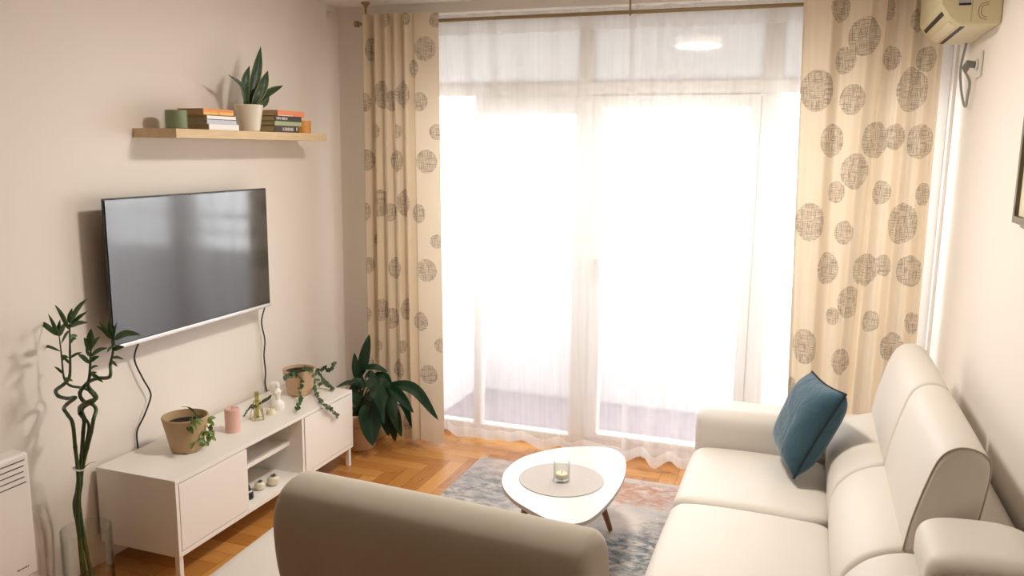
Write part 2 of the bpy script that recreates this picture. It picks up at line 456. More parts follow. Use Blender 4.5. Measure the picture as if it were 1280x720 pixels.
for (x0, x1, z0, z1) in [(OX0+.07, -1.80, .066, 1.985), (-1.75, -1.208, .066, 1.885), (-.155, OX1-.05, .066, 1.985),
]:
    obj('window_pane', box(B(), x0, x1, 4.398, 4.402, z0, z1), M['pane'], w, smooth=False)
n = NT('frosted_glass'); tl = n.n('ShaderNodeBsdfTranslucent'); n.put(tl.inputs[0], n.mix(n.noise(n.obj(), 30, 2), (.44, .425, .41), (.48, .465, .45)))
gl = n.n('ShaderNodeBsdfGlossy'); gl.inputs['Roughness'].default_value = .05; mx = n.n('ShaderNodeMixShader'); mx.inputs[0].default_value = .05
n.put(mx.inputs[1], tl.outputs[0]); n.put(mx.inputs[2], gl.outputs[0]); M['frosted'] = n.done(mx.outputs[0])
for (x0, x1, z0, z1) in [(OX0+.07, -1.195, 2.055, OZ-.045), (-1.118, -.245, 2.055, OZ-.045), (-.155, OX1-.05, 2.055, OZ-.045)]:
    obj('window_pane', box(B(), x0, x1, 4.398, 4.402, z0, z1), M['frosted'], w, smooth=False)
d = bpy.data.objects.new('door_1', None); C.objects.link(d); d['kind'] = 'structure'; MW[d.name] = Matrix.Identity(4)
b = B()
for (x0, x1, z0, z1) in [(-1.106, -1.04, .068, 1.983), (-.30, -.247, .068, 1.983), (-1.04, -.30, 1.915, 1.983), (-1.04, -.30, .068, .10)]:
    box(b, x0, x1, WY0-.01, WY1, z0, z1, .006)
obj('door_sash', b, M['pvc'], d, auto=50)
obj('door_pane', box(B(), -1.04, -.30, 4.398, 4.402, .10, 1.915), M['pane'], d, smooth=False)
b = B(); box(b, -1.085, -1.06, WY0-.022, WY0-.01, 1.0, 1.1, .004); tube(b, [(-1.0725, WY0-.02, 1.06), (-1.0725, WY0-.035, 1.06), (-1.0725, WY0-.038, 1.05), (-1.0725, WY0-.038, .95)], .006)
obj('door_handle', b, M['silver'], d)

# balcony beyond the glass
BY = 5.36
struct('balcony_floor', box(B(), -2.4, 1.6, 4.485, BY, -.16, -.03), M['outside_floor'], smooth=False)
b = B(); box(b, -2.4, 1.6, BY, BY+.12, -.16, .865); struct('balcony_parapet', b, M['outside_white'], smooth=False)
b = B(); box(b, -2.4, -2.17, 4.485, BY, -.03, .865); struct('balcony_side_wall', b, M['outside_white'], smooth=False)
b = B(); box(b, -2.4, 1.6, 4.485, BY+.12, 2.36, 3.4); struct('balcony_roof_slab', b, M['outside_white'], smooth=False)
t = thing('balcony_railing', 'white metal handrail along the top of the balcony parapet behind the sheers', 'railing', (-.4, BY+.06, .865))
b = B(); box(b, -2.38, 1.58, BY+.035, BY+.085, 1.115, 1.150, .006); obj('handrail', b, M['steel'], t)
obj('crossbar', box(B(), -2.38, 1.58, BY+.040, BY+.080, .985, 1.012, .005), M['steel'], t)
for k in range(5):
    x = -2.2+k*.92; obj('post', box(B(), x-.015, x+.015, BY+.045, BY+.075, .865, 1.116, .003), M['steel'], t)

# ------------------------------------------------------------------ curtains
def fold_curve(xa, xb, fn, n):
    """points of the cloth's plan line with running length"""
    pts = []; L = 0
    for k in range(n+1):
        s = k/n; p = (xa+(xb-xa)*s, fn(s))
        if pts: L += math.dist(p, pts[-1][:2])
        pts.append((*p, L, s))
    return pts
def cloth(name, xtop, xbot, y0, zt, zb, fn, n=180, nz=40, mat=None, root=None, hem=None, thick=0.0, top_sharp=1.0):
    """hanging cloth: fn(s, v) gives the fold depth at s across and v = 0 hem .. 1 top"""
    bm = bmesh.new(); uvl = bm.loops.layers.uv.new('UVMap')
    base = fold_curve(xtop[0], xtop[1], lambda s: fn(s, .5), n)
    rows = []
    for j in range(nz+1):
        v = j/nz; row = []
        for k in range(n+1):
            s = k/n
            xa = xbot[0]+(xtop[0]-xbot[0])*v; xb = xbot[1]+(xtop[1]-xbot[1])*v
            z = zb+(zt-zb)*v
            if hem: z += hem(s)*(1-v)**6
            row.append(bm.verts.new((xa+(xb-xa)*s, y0+fn(s, v), z)))
        rows.append(row)
    for j in range(nz):
        for k in range(n):
            f = bm.faces.new((rows[j][k], rows[j][k+1], rows[j+1][k+1], rows[j+1][k]))
            for lp, (kk, jj) in zip(f.loops, ((k, j), (k+1, j), (k+1, j+1), (k, j+1))): lp[uvl].uv = (base[kk][2], zb+(zt-zb)*jj/nz)
    return bm, base

def sgn_pow(x, p): return math.copysign(abs(x)**p, x)
DY = 4.088
def u_of(base, x):
    for a, b in zip(base, base[1:]):
        if a[0] <= x <= b[0]: return a[2]+(b[2]-a[2])*(x-a[0])/max(1e-9, b[0]-a[0])
    return base[0][2]+(x-base[0][0]) if x < base[0][0] else base[-1][2]+(x-base[-1][0])
def discs_from(base, lst, xt, xb, zt, zb):
    out = []
    for (px, py, r) in lst:
        p = at('Y', DY, px, py); v = (p.z-zb)/(zt-zb)
        xa = xb[0]+(xt[0]-xb[0])*v; xe = xb[1]+(xt[1]-xb[1])*v
        s = (p.x-xa)/(xe-xa); x = xt[0]+(xt[1]-xt[0])*s
        out.append((u_of(base, x), p.z, r*4.35/FPX))
    return out
ZT = 2.405
left_discs = [(459,128,12),(463,62,15),(479,118,18),(490,126,13),(506,118,18),(516,85,11),(531,61,15),(524,127,12),(470,164,10),(498,164,9),(546,165,10),(461,200,14),(497,201,15),(533,202,15),
 (458,264,13),(476,254,18),(490,265,12),(507,254,18),(521,267,13),(470,300,10),(546,302,9),(463,331,11),(497,335,15),(533,338,15),(545,25,9),(482,25,10),(508,22,10),(460,392,12),(478,387,15),(492,397,14),
 (510,387,15),(524,402,13),(474,431,10),(506,432,9),(552,432,10),(501,461,14),(536,468,13),(462,455,12),(480,520,15),(512,525,14)]
right_discs = [(1050,12,14),(1081,47,20),(1056,76,14),(1113,72,13),(1111,10,13),(1097,5,8),(1139,112,23),(1162,73,13),(1021,114,22),(1065,125,16),(1039,176,18),(1095,175,19),(1121,171,14),(1153,177,18),(1068,214,19),
 (1045,240,12),(1099,241,13),(1153,243,12),(1012,277,21),(1055,290,13),(1126,280,22),(1032,335,18),(1083,337,18),(1106,333,12),(1139,340,17),(1060,376,18),(1040,394,10),(1086,403,12),(1139,404,12),(1006,431,20),(1050,449,15),(1112,434,16),(1073,484,11),(988,483,11),(1148,25,12)]

def f_left(s, v):
    if s < .70:
        ph = 2*PI*(s/.70)*5.2+.6; a = .042*(.75+.25*math.sin(7*s+2))
        tail = min(1, (.70-s)/.06)
        y = a*sgn_pow(math.sin(ph+.5*math.sin(2.2*v+9*s)), .75)
        y = y*(tail*.6+.4)
    else: y = 0
    y += .012*math.sin(2*PI*s*1.3+1) - (.016*math.sin(PI*(s-.70)/.30) if s > .70 else 0)
    return y*(.85+.25*(1-v))
xt, xb = (-2.375, -1.895), (-2.37, -1.865)
bm, base = cloth('c', xt, xb, DY, ZT, .02, f_left, 220, 44)
M['drape_left'] = drape_mat('drape_print', discs_from(base, left_discs, xt, xb, ZT, .02))
o = obj('curtain', bm, M['drape_left'], auto=80, origin=(-2.13, DY, .02))
tag(o, 'cream curtain with grey brown discs hanging behind the leafy floor plant, tightly pleated', 'curtain', 'patterned curtains')

def f_right_a(s, v):
    y = .028*math.sin(2*PI*s*2.1+.4+.3*v)+.012*math.sin(2*PI*s*4.3+1.5*v)
    return (y*(.8+.3*(1-v))*(1+.5*max(0, v-.85)/.15*math.sin(40*s)*.5))*min(1, (1-s)/.2)
xt, xb = (-.075, .276), (-.008, .232)
bm, base = cloth('c', xt, xb, DY-.030, ZT, .02, f_right_a, 140, 44)
M['drape_right'] = drape_mat('drape_print_wide', discs_from(base, [q for q in right_discs if q[0] < 1092 or q[0] == 1095], xt, xb, ZT, .02))
o = obj('curtain', bm, M['drape_right'], auto=80, origin=(.08, DY, .02))
tag(o, 'cream curtain with large discs hanging behind the blue cushion, nearest the sheers', 'curtain', 'patterned curtains')
def f_right_b(s, v):
    y = .026*sgn_pow(math.sin(2*PI*s*2.6+2.2+.4*v), .8)+.010*math.sin(2*PI*s*5.1+.6)
    return y*(.8+.3*(1-v))*(1+.5*max(0, v-.8)/.2)*min(1, s/.12)
xt, xb = (.246, .515), (.226, .53)
bm, base = cloth('c', xt, xb, DY+.020, ZT, .02, f_right_b, 140, 44)
M['drape_corner'] = drape_mat('drape_print_corner', discs_from(base, [q for q in right_discs if q[0] > 1080], xt, xb, ZT, .02))
o = obj('curtain', bm, M['drape_corner'], auto=80, origin=(.39, DY, .02))
tag(o, 'cream disc-print curtain in the corner directly under the air conditioner', 'curtain', 'patterned curtains')

RODY = 4.168
rl = at('Y', RODY, 446, 29); rz = at('Y', RODY, 700, 19).z
t = thing('curtain_rod', 'thin brass-brown curtain rod spanning the window wall under the ceiling', 'curtain rod', (-.9, RODY, rz))
b = B(); tube(b, [(rl.x, RODY, rz), (.57, RODY, rz)], .0095, 14); obj('rod', b, M['brass_rod'] if 'brass_rod' in M else M.setdefault('brass_rod', simple('antique_brass', (.30, .22, .12), .4, .05, metal=.6)), t)
for x, sg in ((rl.x, -1), (.57, 1)):
    b = B(); box(b, x-.012, x+.012, RODY-.015, RODY+.015, rz-.016, rz+.016, .004); obj('end_cap', b, M['brass_rod'], t)
for px, py in ((457, 4), (788, 0)):
    x = at('Y', RODY, px, py+4).x
    b = B(); lathe(b, [(0, 0), (.024, 0), (.024, -.008), (.012, -.02), (.006, -.03), (.0045, rz-ZC+.012), (0, rz-ZC+.012)], (x, RODY, ZC-.0005), 20)
    tube(b, [(x, RODY-.016+.032*k/1, rz-.0) if False else (x+.0, RODY+.0145*math.cos(a), rz+.0145*math.sin(a)) for k in range(1) for a in [PI*2*i/18 for i in range(19)]], .003, 6)
    obj('ceiling_bracket', b, M['brass_rod'], t)

SY = 4.222
def sheer_fn(seed, nf):
    rnd = random.Random(seed); comps = [(rnd.uniform(.6, 1.0)*nf, rnd.uniform(0, 6.28), rnd.uniform(.5, 1)) for _ in range(4)]
    def fn(s, v):
        y = 0
        for fq, ph, a in comps: y += a*math.sin(2*PI*fq*s+ph+.8*math.sin(1.5*v+ph))
        low = 1+.9*max(0, .12-v)/.12
        return max(-.038, min(.036, .0078*y*low*(1+.25*v)))
    return fn
def hem_fn(seed):
    rnd = random.Random(seed); a = [(rnd.uniform(2, 9), rnd.uniform(0, 6)) for _ in range(3)]
    return lambda s: .018+.016*sum(math.sin(2*PI*f*s+p) for f, p in a)/2
xm_t = at('Y', SY, 787, 20).x; xm_b = at('Y', SY, 777, 560).x
ZS = at('Y', SY, 700, 12).z
bm, base = cloth('s', (-2.30, xm_t+.02), (-2.12, xm_b+.02), SY+.006, ZS, .012, sheer_fn(3, 13), 360, 40, hem=hem_fn(1))
o = obj('sheer_curtain', bm, M['sheer'], auto=80, origin=(-1.5, SY, .012)); tag(o, 'white sheer curtain panel covering the window between leafy plant and coffee table', 'sheer curtain', 'sheer curtains')
bm, base = cloth('s', (xm_t, .57), (xm_b, .58), SY-.012, ZS, .012, sheer_fn(11, 13), 320, 40, hem=hem_fn(5))
o = obj('sheer_curtain', bm, M['sheer'], auto=80, origin=(0, SY, .012)); tag(o, 'white sheer curtain panel covering the balcony door, reaching behind the sofa', 'sheer curtain', 'sheer curtains')

# ------------------------------------------------------------------ television, cables
t = thing('television', 'large flat black television mounted on the wall above the white cabinet', 'television', (-2.55, 2.91, .9))
TX = -2.518
P = [at('X', TX, *p) for p in [(128, 248), (333, 236), (338, 382), (150, 436)]]
y0, y1, z0, z1 = 2.408, 3.415, .898, 1.490
b = B(); box(b, TX-.012, TX-.004, y0, y1, z0, z1, .003); box(b, TX-.045, TX-.011, y0+.10, y1-.06, z0+.03, z1-.12, .008)
obj('housing', b, M['black_plastic'], t)
obj('screen', box(B(), TX-.006, TX, y0+.007, y1-.007, z0+.019, z1-.007), M['screen'], t, smooth=False)
obj('bezel', box(B(), TX-.010, TX+.003, y0, y1, z0-.002, z0+.016, .003), M['silver'], t)
b = B(); box(b, -2.612, TX-.044, 2.76, 3.06, 1.09, 1.31, .006); box(b, XL+.0005, -2.611, 2.7, 3.12, 1.05, 1.35, .003)
obj('wall_bracket', b, M['black_plastic'], t)
for pts, lab in (([(166, 433), (168, 448), (178, 472), (187, 488), (188, 498), (180, 520), (175, 540), (176, 560)], 'black cable curving down beside the bamboo from the television corner'),
                 ([(324, 387), (327, 402), (331, 425), (330, 445), (332, 465), (335, 488), (337, 500)], 'thin black cable hanging from the television behind the wire ornament')):
    Q = [at('X', -2.597, *p) for p in pts]
    Q = [Vector((-2.555, Q[0].y, .905))] + Q[1:-2] + [Vector((-2.613, Q[-2].y, max(Q[-2].z, .47)))] + [Vector((-2.613, Q[-1].y, .42)), Vector((-2.613, Q[-1].y, .36))]
    b = B(); tube(b, spline(Q, 8), .0036, 8); o = obj('power_cable', b, M['black_cable'], origin=tuple(Q[-1])); tag(o, lab, 'cable', 'television cables')

# ------------------------------------------------------------------ tv cabinet
X0, X1, Y0, Y1, Z0, Z1 = -2.603, -2.209, 2.358, 3.665, .103, .421
t = thing('tv_cabinet', 'long low white cabinet on thin legs standing below the television', 'cabinet', ((X0+X1)/2, (Y0+Y1)/2, 0))
th = .016; D1, D2 = 2.790, 3.205
b = B(); box(b, X0, X1, Y0, Y1, Z1-th, Z1, .0015); box(b, X0, X1, Y0, Y1, Z0, Z0+th+.004, .0015)
box(b, X0, X1, Y0, Y0+th, Z0+.02, Z1-th, .001); box(b, X0, X1, Y1-th, Y1, Z0+.02, Z1-th, .001)
box(b, X0, X0+.008, Y0+th, Y1-th, Z0+.02, Z1-th)
box(b, X0+.01, X1-.02, D1-th, D1, Z0+.02, Z1-th); box(b, X0+.01, X1-.003, D2, D2+th, Z0+.02, Z1-th)
obj('body', b, M['white_lacquer'], t, auto=40)
obj('shelf', box(B(), X0+.01, X1-.075, D1+.001, D2-.001, .262, .280, .001), M['white_lacquer'], t)
for a, c in ((Y0+.017, D1-.002), (D2+.018, Y1-.017)):
    obj('door', box(B(), X1-.018, X1+.001, a+.0015, c-.0015, Z0+.0235, Z1-.0195, .001), M['white_lacquer'], t)
for x in (X0+.02, X1-.02):
    for y in (Y0+.02, Y1-.02): obj('leg', box(B(), x-.011, x+.011, y-.011, y+.011, 0, Z0, .002), M['white_lacquer'], t)

# pots on the cabinet
def pot(name, label, c, rb, rt, h, mat, soil=.03, wall=.008, cat='potted plant', rim=0.0):
    t = thing(name, label, cat, c)
    b = B(); lathe(b, [(0, 0), (rb*.9, 0), (rb, .006), (rt, h-.004), (rt-.002, h), (rt-wall+.001, h), (rt-wall, h-.004), (rb+(rt-rb)*.62-wall, h*.62), (0, h*.62)], c, 56)
    obj('pot', b, mat, t)
    zz = h-soil; rs = rb+(rt-rb)*zz/h-wall-.001
    b = B(); prof = [(0, .004)]+[(rs*k/6, .004*math.cos(k*1.7)) for k in range(1, 7)]+[(rs*.98, -.01), (0, -.01)]
    lathe(b, prof, (c[0], c[1], c[2]+zz), 32); obj('soil', b, M['soil'], t)
    return t
c1 = (-2.405, 2.648, Z1+.0006)
t = pot('potted_plant', 'tan tapered pot with a small sprawling plant at the near end of the cabinet', c1, .064, .095, .150, M['terracotta'])
b = B(); base = Vector((c1[0]+.035, c1[1]+.02, Z1+.125))
top = at('X', -2.37, 242, 515); tube(b, spline([base, base.lerp(top, .5)+Vector((.0, .006, .01)), top], 6), .0022, 7)
heads = []
for (px, py) in [(234, 536), (250, 528), (258, 528), (262, 538), (252, 545), (243, 550), (257, 556), (262, 558), (246, 532), (239, 530)]:
    e = at('X', -2.335+random.uniform(-.02, .03), px, py); e.z = max(e.z, Z1+.03); mid = base.lerp(e, .5)+Vector((0, 0, .03)); tube(b, spline([base+Vector((random.uniform(-.02, .02), random.uniform(-.02, .02), -.01)), mid, e], 6), .0018, 6); heads.append(e)
obj('stem', b, M['stem_green'], t)
b = B()
tip = at('X', -2.37, 226, 509); leaf(b, [top, top.lerp(tip, .5)+Vector((0, 0, .010)), tip], .02, (0, 0, 1), .3)
for e in heads:
    for q in range(3):
        d = Vector((random.uniform(-.2, .9), random.uniform(-.5, .8), random.uniform(-1.0, .25))).normalized()*random.uniform(.035, .055)
        if e.z+d.z < Z1+.018: d.z = Z1+.018-e.z
        leaf(b, [e, e+d*.5+Vector((0, 0, .008)), e+d], random.uniform(.016, .024), (.6, -.4, .8), .3, 8)
obj('foliage', b, M['vine'], t)

def pillar(name, label, c, r, h, mat, cat='candle', wick=True):
    t = thing(name, label, cat, c)
    b = B(); lathe(b, [(0, 0), (r-.002, 0), (r, .002), (r, h-.004), (r-.004, h), (r*.5, h-.003), (0, h-.004)], c, 48); obj('wax', b, mat, t)
    if wick:
        b = B(); tube(b, [(c[0], c[1], c[2]+h-.006), (c[0], c[1]+.001, c[2]+h+.004), (c[0]+.002, c[1]+.001, c[2]+h+.009)], .0012, 6); obj('wick', b, M['wick'], t)
    return t
pillar('pillar_candle', 'pink pillar candle standing on the cabinet beside the tan pot', (-2.373, 2.905, Z1), .0335, .108, M['pink_wax'])

# brass wire ornament with a twig
cw = at('Z', Z1, 322, 530); cw = Vector((-2.375, 3.085, Z1))
t = thing('wire_vase', 'small geometric brass wire vase holding a leafy twig on the cabinet', 'vase', cw)
b = B(); R1, R2 = .035, .02; pts_lo = [Vector((cw.x+R1*math.cos(a), cw.y+R1*math.sin(a), Z1+.0018)) for a in [2*PI*k/5 for k in range(5)]]
pts_hi = [Vector((cw.x+R2*math.cos(a+.6), cw.y+R2*math.sin(a+.6), Z1+.085)) for a in [2*PI*k/5 for k in range(5)]]
for k in range(5):
    for p, q in ((pts_lo[k], pts_lo[(k+1) % 5]), (pts_hi[k], pts_hi[(k+1) % 5]), (pts_lo[k], pts_hi[k]), (pts_lo[(k+1) % 5], pts_hi[k])): tube(b, [p, q], .0016, 6)
obj('wire_frame', b, M['brass'], t)
b = B(); lathe(b, [(0, 0), (.009, 0), (.0095, .003), (.0095, .130), (.0080, .130), (.0080, .004), (0, .004)], (cw.x, cw.y, Z1+.0035), 20); obj('glass_tube', b, M['tube_glass'] if 'tube_glass' in M else M.setdefault('tube_glass', pane_mat('tube_glass', (.85, .85, .62), 1.2)), t)
t = thing('twig', 'dark leafed twig leaning out of the brass wire vase', 'twig', cw+Vector((0, 0, .02)))
st = spline([at('X', -2.375, 321, 522), at('X', -2.375, 322, 508), at('X', -2.36, 330, 501), at('X', -2.35, 338, 496)], 6)
st2 = spline([at('X', -2.375, 322, 512), at('X', -2.35, 314, 508), at('X', -2.345, 306, 518)], 6)
b = B(); tube(b, st, .0013, 6); tube(b, st2, .0013, 6); obj('stem', b, M['stem_green'], t)
b = B()
for S in (st[7:], st2[3:]):
    for i in range(0, len(S), 1):
        for q in (-1, 1):
            d = Vector((.4*q, .3*random.uniform(-1, 1), .8*q*random.uniform(.3, 1))).normalized()*.017
            leaf(b, [S[i], S[i]+d*.5, S[i]+d], .011, (1, -.3, .2), .1, 6)
obj('leaves', b, M['ivy'], t)

# white figurine and low cream candle
cf = at('Z', Z1, 352, 514); cf = Vector((-2.375, 3.245, Z1))
t = thing('figurine', 'white sculpted figurine standing on the cabinet between twig and ivy', 'figurine', cf)
b = B(); lathe(b, [(0, 0), (.031, 0), (.033, .004), (.032, .028), (.026, .040), (.013, .05), (.012, .062), (.016, .08), (.019, .092), (.013, .104), (.007, .108), (0, .109)], cf, 32)
for k, (dy, dz) in enumerate(((-.014, .088), (.014, .088))):
    cushion(b, cf.x-.008, cf.x+.012, cf.y+dy-.010, cf.y+dy+.010, Z1+dz-.012, Z1+dz+.010, .0099, n=6)
obj('body', b, M['white_wax'], t)
b = B(); cushion(b, cf.x-.011, cf.x+.011, cf.y-.010, cf.y+.010, Z1+.106, Z1+.132, .0099, n=8); obj('head', b, M['white_wax'], t)
b = B(); r0 = Vector((cf.x-.055, cf.y+.055, Z1)); lathe(b, [(0, 0), (.020, 0), (.018, .03), (.010, .045), (.020, .07), (.028, .095), (.024, .112), (.012, .12), (0, .12)], r0, 28)
o = obj('flower_vase', b, M['white_wax'], origin=tuple(r0)); tag(o, 'small pale vase standing behind the white figurine', 'vase')
pillar('low_candle', 'low cream candle standing close beside the white figurine', (-2.36, 3.168, Z1), .021, .026, M['cream_wax'])

# trailing ivy
c2 = (-2.425, 3.505, Z1+.0006)
t = pot('potted_ivy', 'tan pot with trailing ivy at the window end of the cabinet', c2, .062, .084, .135, M['terracotta_light'], .012)
strands = [[(368, 468), (376, 474), (374, 490), (375, 500), (372, 507), (370, 513)], [(385, 468), (391, 477), (393, 490), (398, 500), (405, 507), (413, 513), (421, 520)], [(365, 468), (359, 470), (354, 474)],
           [(392, 464), (400, 470), (405, 478), (411, 482), (415, 486)], [(396, 463), (404, 460), (408, 462), (414, 460), (417, 454)], [(380, 466), (388, 462), (398, 480)], [(372, 466), (380, 460), (386, 464)]]
b1, b2 = B(), B(); cen = Vector((c2[0], c2[1], Z1+.128))
for i, S in enumerate(strands):
    Q = []
    for k, (px, py) in enumerate(S):
        if (i == 1 and k >= 2) or (i == 0 and k >= 4):
            Q.append(at('X', X1+.018, px, py) if i == 1 and k >= 4 else at('Z', Z1+.016, px, py)); continue
        xx = c2[0]+(.03+.105*k/(len(S)-1) if i != 2 else .05); q = at('X', xx, px, py); q.z = max(q.z, Z1+.006) if q.x < X1 else q.z; Q.append(q)
    Q = spline([cen+(Q[0]-cen)*.35]+Q, 7); tube(b1, Q, .0014, 6)
    for k in range(3, len(Q), 2):
        for s in (-1, 1):
            d = Vector((random.uniform(0, .8), s*random.uniform(.3, 1), random.uniform(-.6, .6))).normalized()*random.uniform(.016, .026)
            if Q[k].z+d.z < Z1+.006 and Q[k].x+d.x < X1+.006: d.z = abs(d.z)
            leaf(b2, [Q[k], Q[k]+d*.5, Q[k]+d], random.uniform(.014, .02), (1, -.4, .5), .15, 6)
obj('stem', b1, M['stem_green'], t); obj('foliage', b2, M['ivy'], t)

# in the cubby
for (px, py), r, lab in (((326, 613), .026, 'small white speckled round pot in the cabinet niche, beside the black bottle'), ((343, 607), .030, 'larger white speckled round pot deeper in the cabinet niche')):
    c = at('Z', Z0+.02, px, py); c = Vector((c.x-.01, c.y+.008, Z0+.0202))
    t = thing('round_pot', lab, 'pot', c, group='round pots in the cabinet niche')
    b = B(); lathe(b, [(0, 0), (r*.5, 0), (r*.88, r*.3), (r, r*.75), (r*.9, r*1.2), (r*.62, r*1.45), (r*.55, r*1.42), (0, r*1.25)], c, 32); obj('pot', b, M['cream_pot'], t)
    b = B()
    for k in range(9):
        a = k*2.4; q = c+Vector((r*.28*math.cos(a)*(k/9+.3), r*.28*math.sin(a)*(k/9+.3), r*1.3)); d = Vector((math.cos(a)*.5, math.sin(a)*.5, .8))*r*.5
        leaf(b, [q, q+d*.6, q+d], r*.35, (0, 0, 1), .3, 5)
    obj('succulent', b, simple('grey_succulent', (.12, .11, .08), .6, .4, 60), t)
c = at('Z', Z0+.02, 312, 625); c = Vector((c.x-.015, c.y+.012, Z0+.0202))
t = thing('bottle', 'small black bottle with pale band at the edge of the cabinet niche', 'bottle', c)
b = B(); lathe(b, [(0, 0), (.020, 0), (.023, .004), (.022, .028), (.018, .034), (0, .034)], c, 28); obj('bottle_body', b, M['black_plastic'], t)
b = B(); lathe(b, [(0, .0342), (.017, .0342), (.016, .039), (0, .039)], c, 28); obj('band', b, M['white_lacquer'], t)
b = B(); lathe(b, [(0, .0392), (.015, .0392), (.006, .064), (0, .066)], c, 28); obj('cap', b, M['black_plastic'], t)

# ------------------------------------------------------------------ wall shelf and what stands on it
SX0, SX1, SZ0, SZ1 = XL+.0005, -2.401, 1.724, 1.761
t = obj('wall_shelf', box(B(), SX0, SX1, 2.684, 3.785, SZ0, SZ1, .001), M['oak'], auto=40, origin=(-2.51, 3.23, SZ0)); tag(t, 'pale wooden floating shelf on the wall above the television', 'shelf')
c = (-2.495, 2.795, SZ1)
t = thing('jar_candle', 'sage green candle jar near the open end of the wall shelf', 'candle', c)
r, h = .044, .077
b = B(); lathe(b, [(0, 0), (r-.003, 0), (r, .004), (r, h-.003), (r-.002, h), (r-.005, h), (r-.006, h-.012), (0, h-.012)], c, 44); obj('jar', b, M['green_glaze'], t)
b = B(); lathe(b, [(0, h-.022), (r-.0065, h-.022), (r-.0065, h-.0115), (0, h-.0112)], c, 36); obj('wax', b, M['white_wax'], t)

def book(label, group, xf, xd, y0, y1, z0, z1, cols, mark=None, rot=0.0):
    """a closed book lying flat with its spine towards the room"""
    cx, cy = xf-xd/2, (y0+y1)/2
    t = thing('book', label, 'book', (cx, cy, z0), rot, group)
    L, D, hh = (y1-y0)/2, xd/2, z1-z0; c = .002
    b = B(); box(b, -D, D, -L, L, 0, c); box(b, -D, D, -L, L, hh-c, hh); box(b, D-c, D, -L, L, c, hh-c)
    cov = obj('cover', b, cols[0], t, local=True, smooth=False)
    b = B(); box(b, -D+.003, D-c-.0003, -L+.003, L-.003, c+.0002, hh-c-.0002); obj('page_block', b, M['paper'], t, local=True, smooth=False)
    if mark:
        b = B()
        for (ya, yb, za, zb) in mark[1]: box(b, D, D+.0006, -L+2*L*ya, -L+2*L*yb, hh*za, hh*zb)
        obj('lettering', b, mark[0], cov, local=True, smooth=False)
    return t
def letters(y0, y1, z0, z1, seed):
    r = random.Random(seed); out = []; y = y0
    while y < y1:
        w = r.uniform(.012, .026); 
        if r.random() > .15:
            out.append((y, y+w*.35, z0, z1)); 
            if r.random() > .4: out.append((y+w*.35, y+w*.9, z0 if r.random() > .5 else z1-(z1-z0)*.3, z0+(z1-z0)*.3 if r.random() > .5 else z1))
            if r.random() > .5: out.append((y+w*.65, y+w, z0, z1))
        y += w*1.35
    return [(a, b, min(c, d), max(c, d)) for a, b, c, d in out if abs(c-d) > .01]
K = lambda n, c: simple(n, c, .5, .05, 30)
orange, yellow = K('orange_cover', (.72, .25, .07)), K('yellow_print', (.80, .50, .12))
white_c, ink = K('white_cover', (.85, .82, .80)), K('dark_print', (.03, .025, .025))
bluegrey, coral, green_c = K('blue_grey_cover', (.52, .54, .60)), K('coral_cover', (.80, .25, .11)), K('light_green_cover', (.36, .42, .22))
dark_c, brown_c, pale = K('charcoal_cover', (.045, .04, .035)), K('dark_brown_cover', (.075, .04, .035)), K('pale_print', (.75, .72, .66))
g1, g2 = 'books in the stack beside the green jar', 'books in the stack beside the orange candle'
zb = SZ1+.0003
book('thick white book at the bottom of the stack beside the green jar', g1, -2.412, .135, 2.893, 3.088, zb, zb+.024, [white_c])
book('blue grey book lying second from the bottom beside the green jar', g1, -2.414, .135, 2.885, 3.075, zb+.0245, zb+.045, [bluegrey], (ink, [(0, 1, .88, 1)]))
book('thin white book with dark edge under the orange book on the wall shelf', g1, -2.413, .13, 2.885, 3.072, zb+.0455, zb+.062, [white_c], (ink, [(.02, .98, .84, 1.0)]))
book('orange book with yellow print on top of the stack beside the green jar', g1, -2.416, .138, 2.866, 3.062, zb+.0625, zb+.088, [orange], (yellow, [(.02, .46, .05, .42), (.52, .98, .05, .5), (.05, .42, .55, .62)]))
book('dark brown book with pale lettering at the bottom beside the orange candle', g2, -2.413, .135, 3.352, 3.553, zb, zb+.032, [brown_c], (pale, letters(.3, .78, .25, .72, 4)+letters(.88, .93, .3, .8, 9)))
book('light green book above the dark brown book on the wall shelf', g2, -2.412, .135, 3.355, 3.575, zb+.0325, zb+.052, [green_c])
book('charcoal book with white lettering below the coral book', g2, -2.414, .13, 3.362, 3.578, zb+.0525, zb+.078, [dark_c], (pale, letters(.04, .45, .3, .75, 2)))
book('coral red book on top of the stack beside the orange candle', g2, -2.410, .14, 3.37, 3.60, zb+.0785, zb+.104, [coral], (white_c, [(.02, .55, .0, .12)]), .03)

c3 = (-2.468, 3.238, SZ1)
t = pot('snake_plant', 'snake plant with upright dark leaves in a cream pot on the wall shelf', c3, .046, .064, .122, M['cream_pot'], .012)
b = B(); zb3 = SZ1+.108
def flat(t): return (.45+.55*min(1, t/.45))*(1 if t < .55 else max(0, 1-((t-.55)/.45)**1.8))
for (bx, by, mid, tip, w, xo) in [(314, 132, (320, 92), (326, 58), .050, 0), (310, 132, (306, 105), (312, 82), .042, .015), (308, 132, (302, 108), (285, 93), .020, .01), (318, 132, (328, 108), (335, 88), .050, .025), (322, 132, (334, 117), (354, 107), .034, .0), (320, 133, (330, 130), (337, 120), .026, .03), (315, 132, (322, 118), (329, 104), .034, .035)]:
    a = Vector((c3[0]+xo*.6-.01, c3[1]+(bx-314)*.0035, zb3-.01)); q = at('X', c3[0]+xo, *mid); e = at('X', c3[0]+xo*1.2, *tip)
    leaf(b, [a, q, e], w, (1, -.55, .15) , .25, 16, flat)
obj('foliage', b, M['snake'], t)
c = (-2.505, 3.722, SZ1)
t = thing('jar_candle', 'orange candle at the window end of the wall shelf behind the books', 'candle', c)
r, h = .043, .066
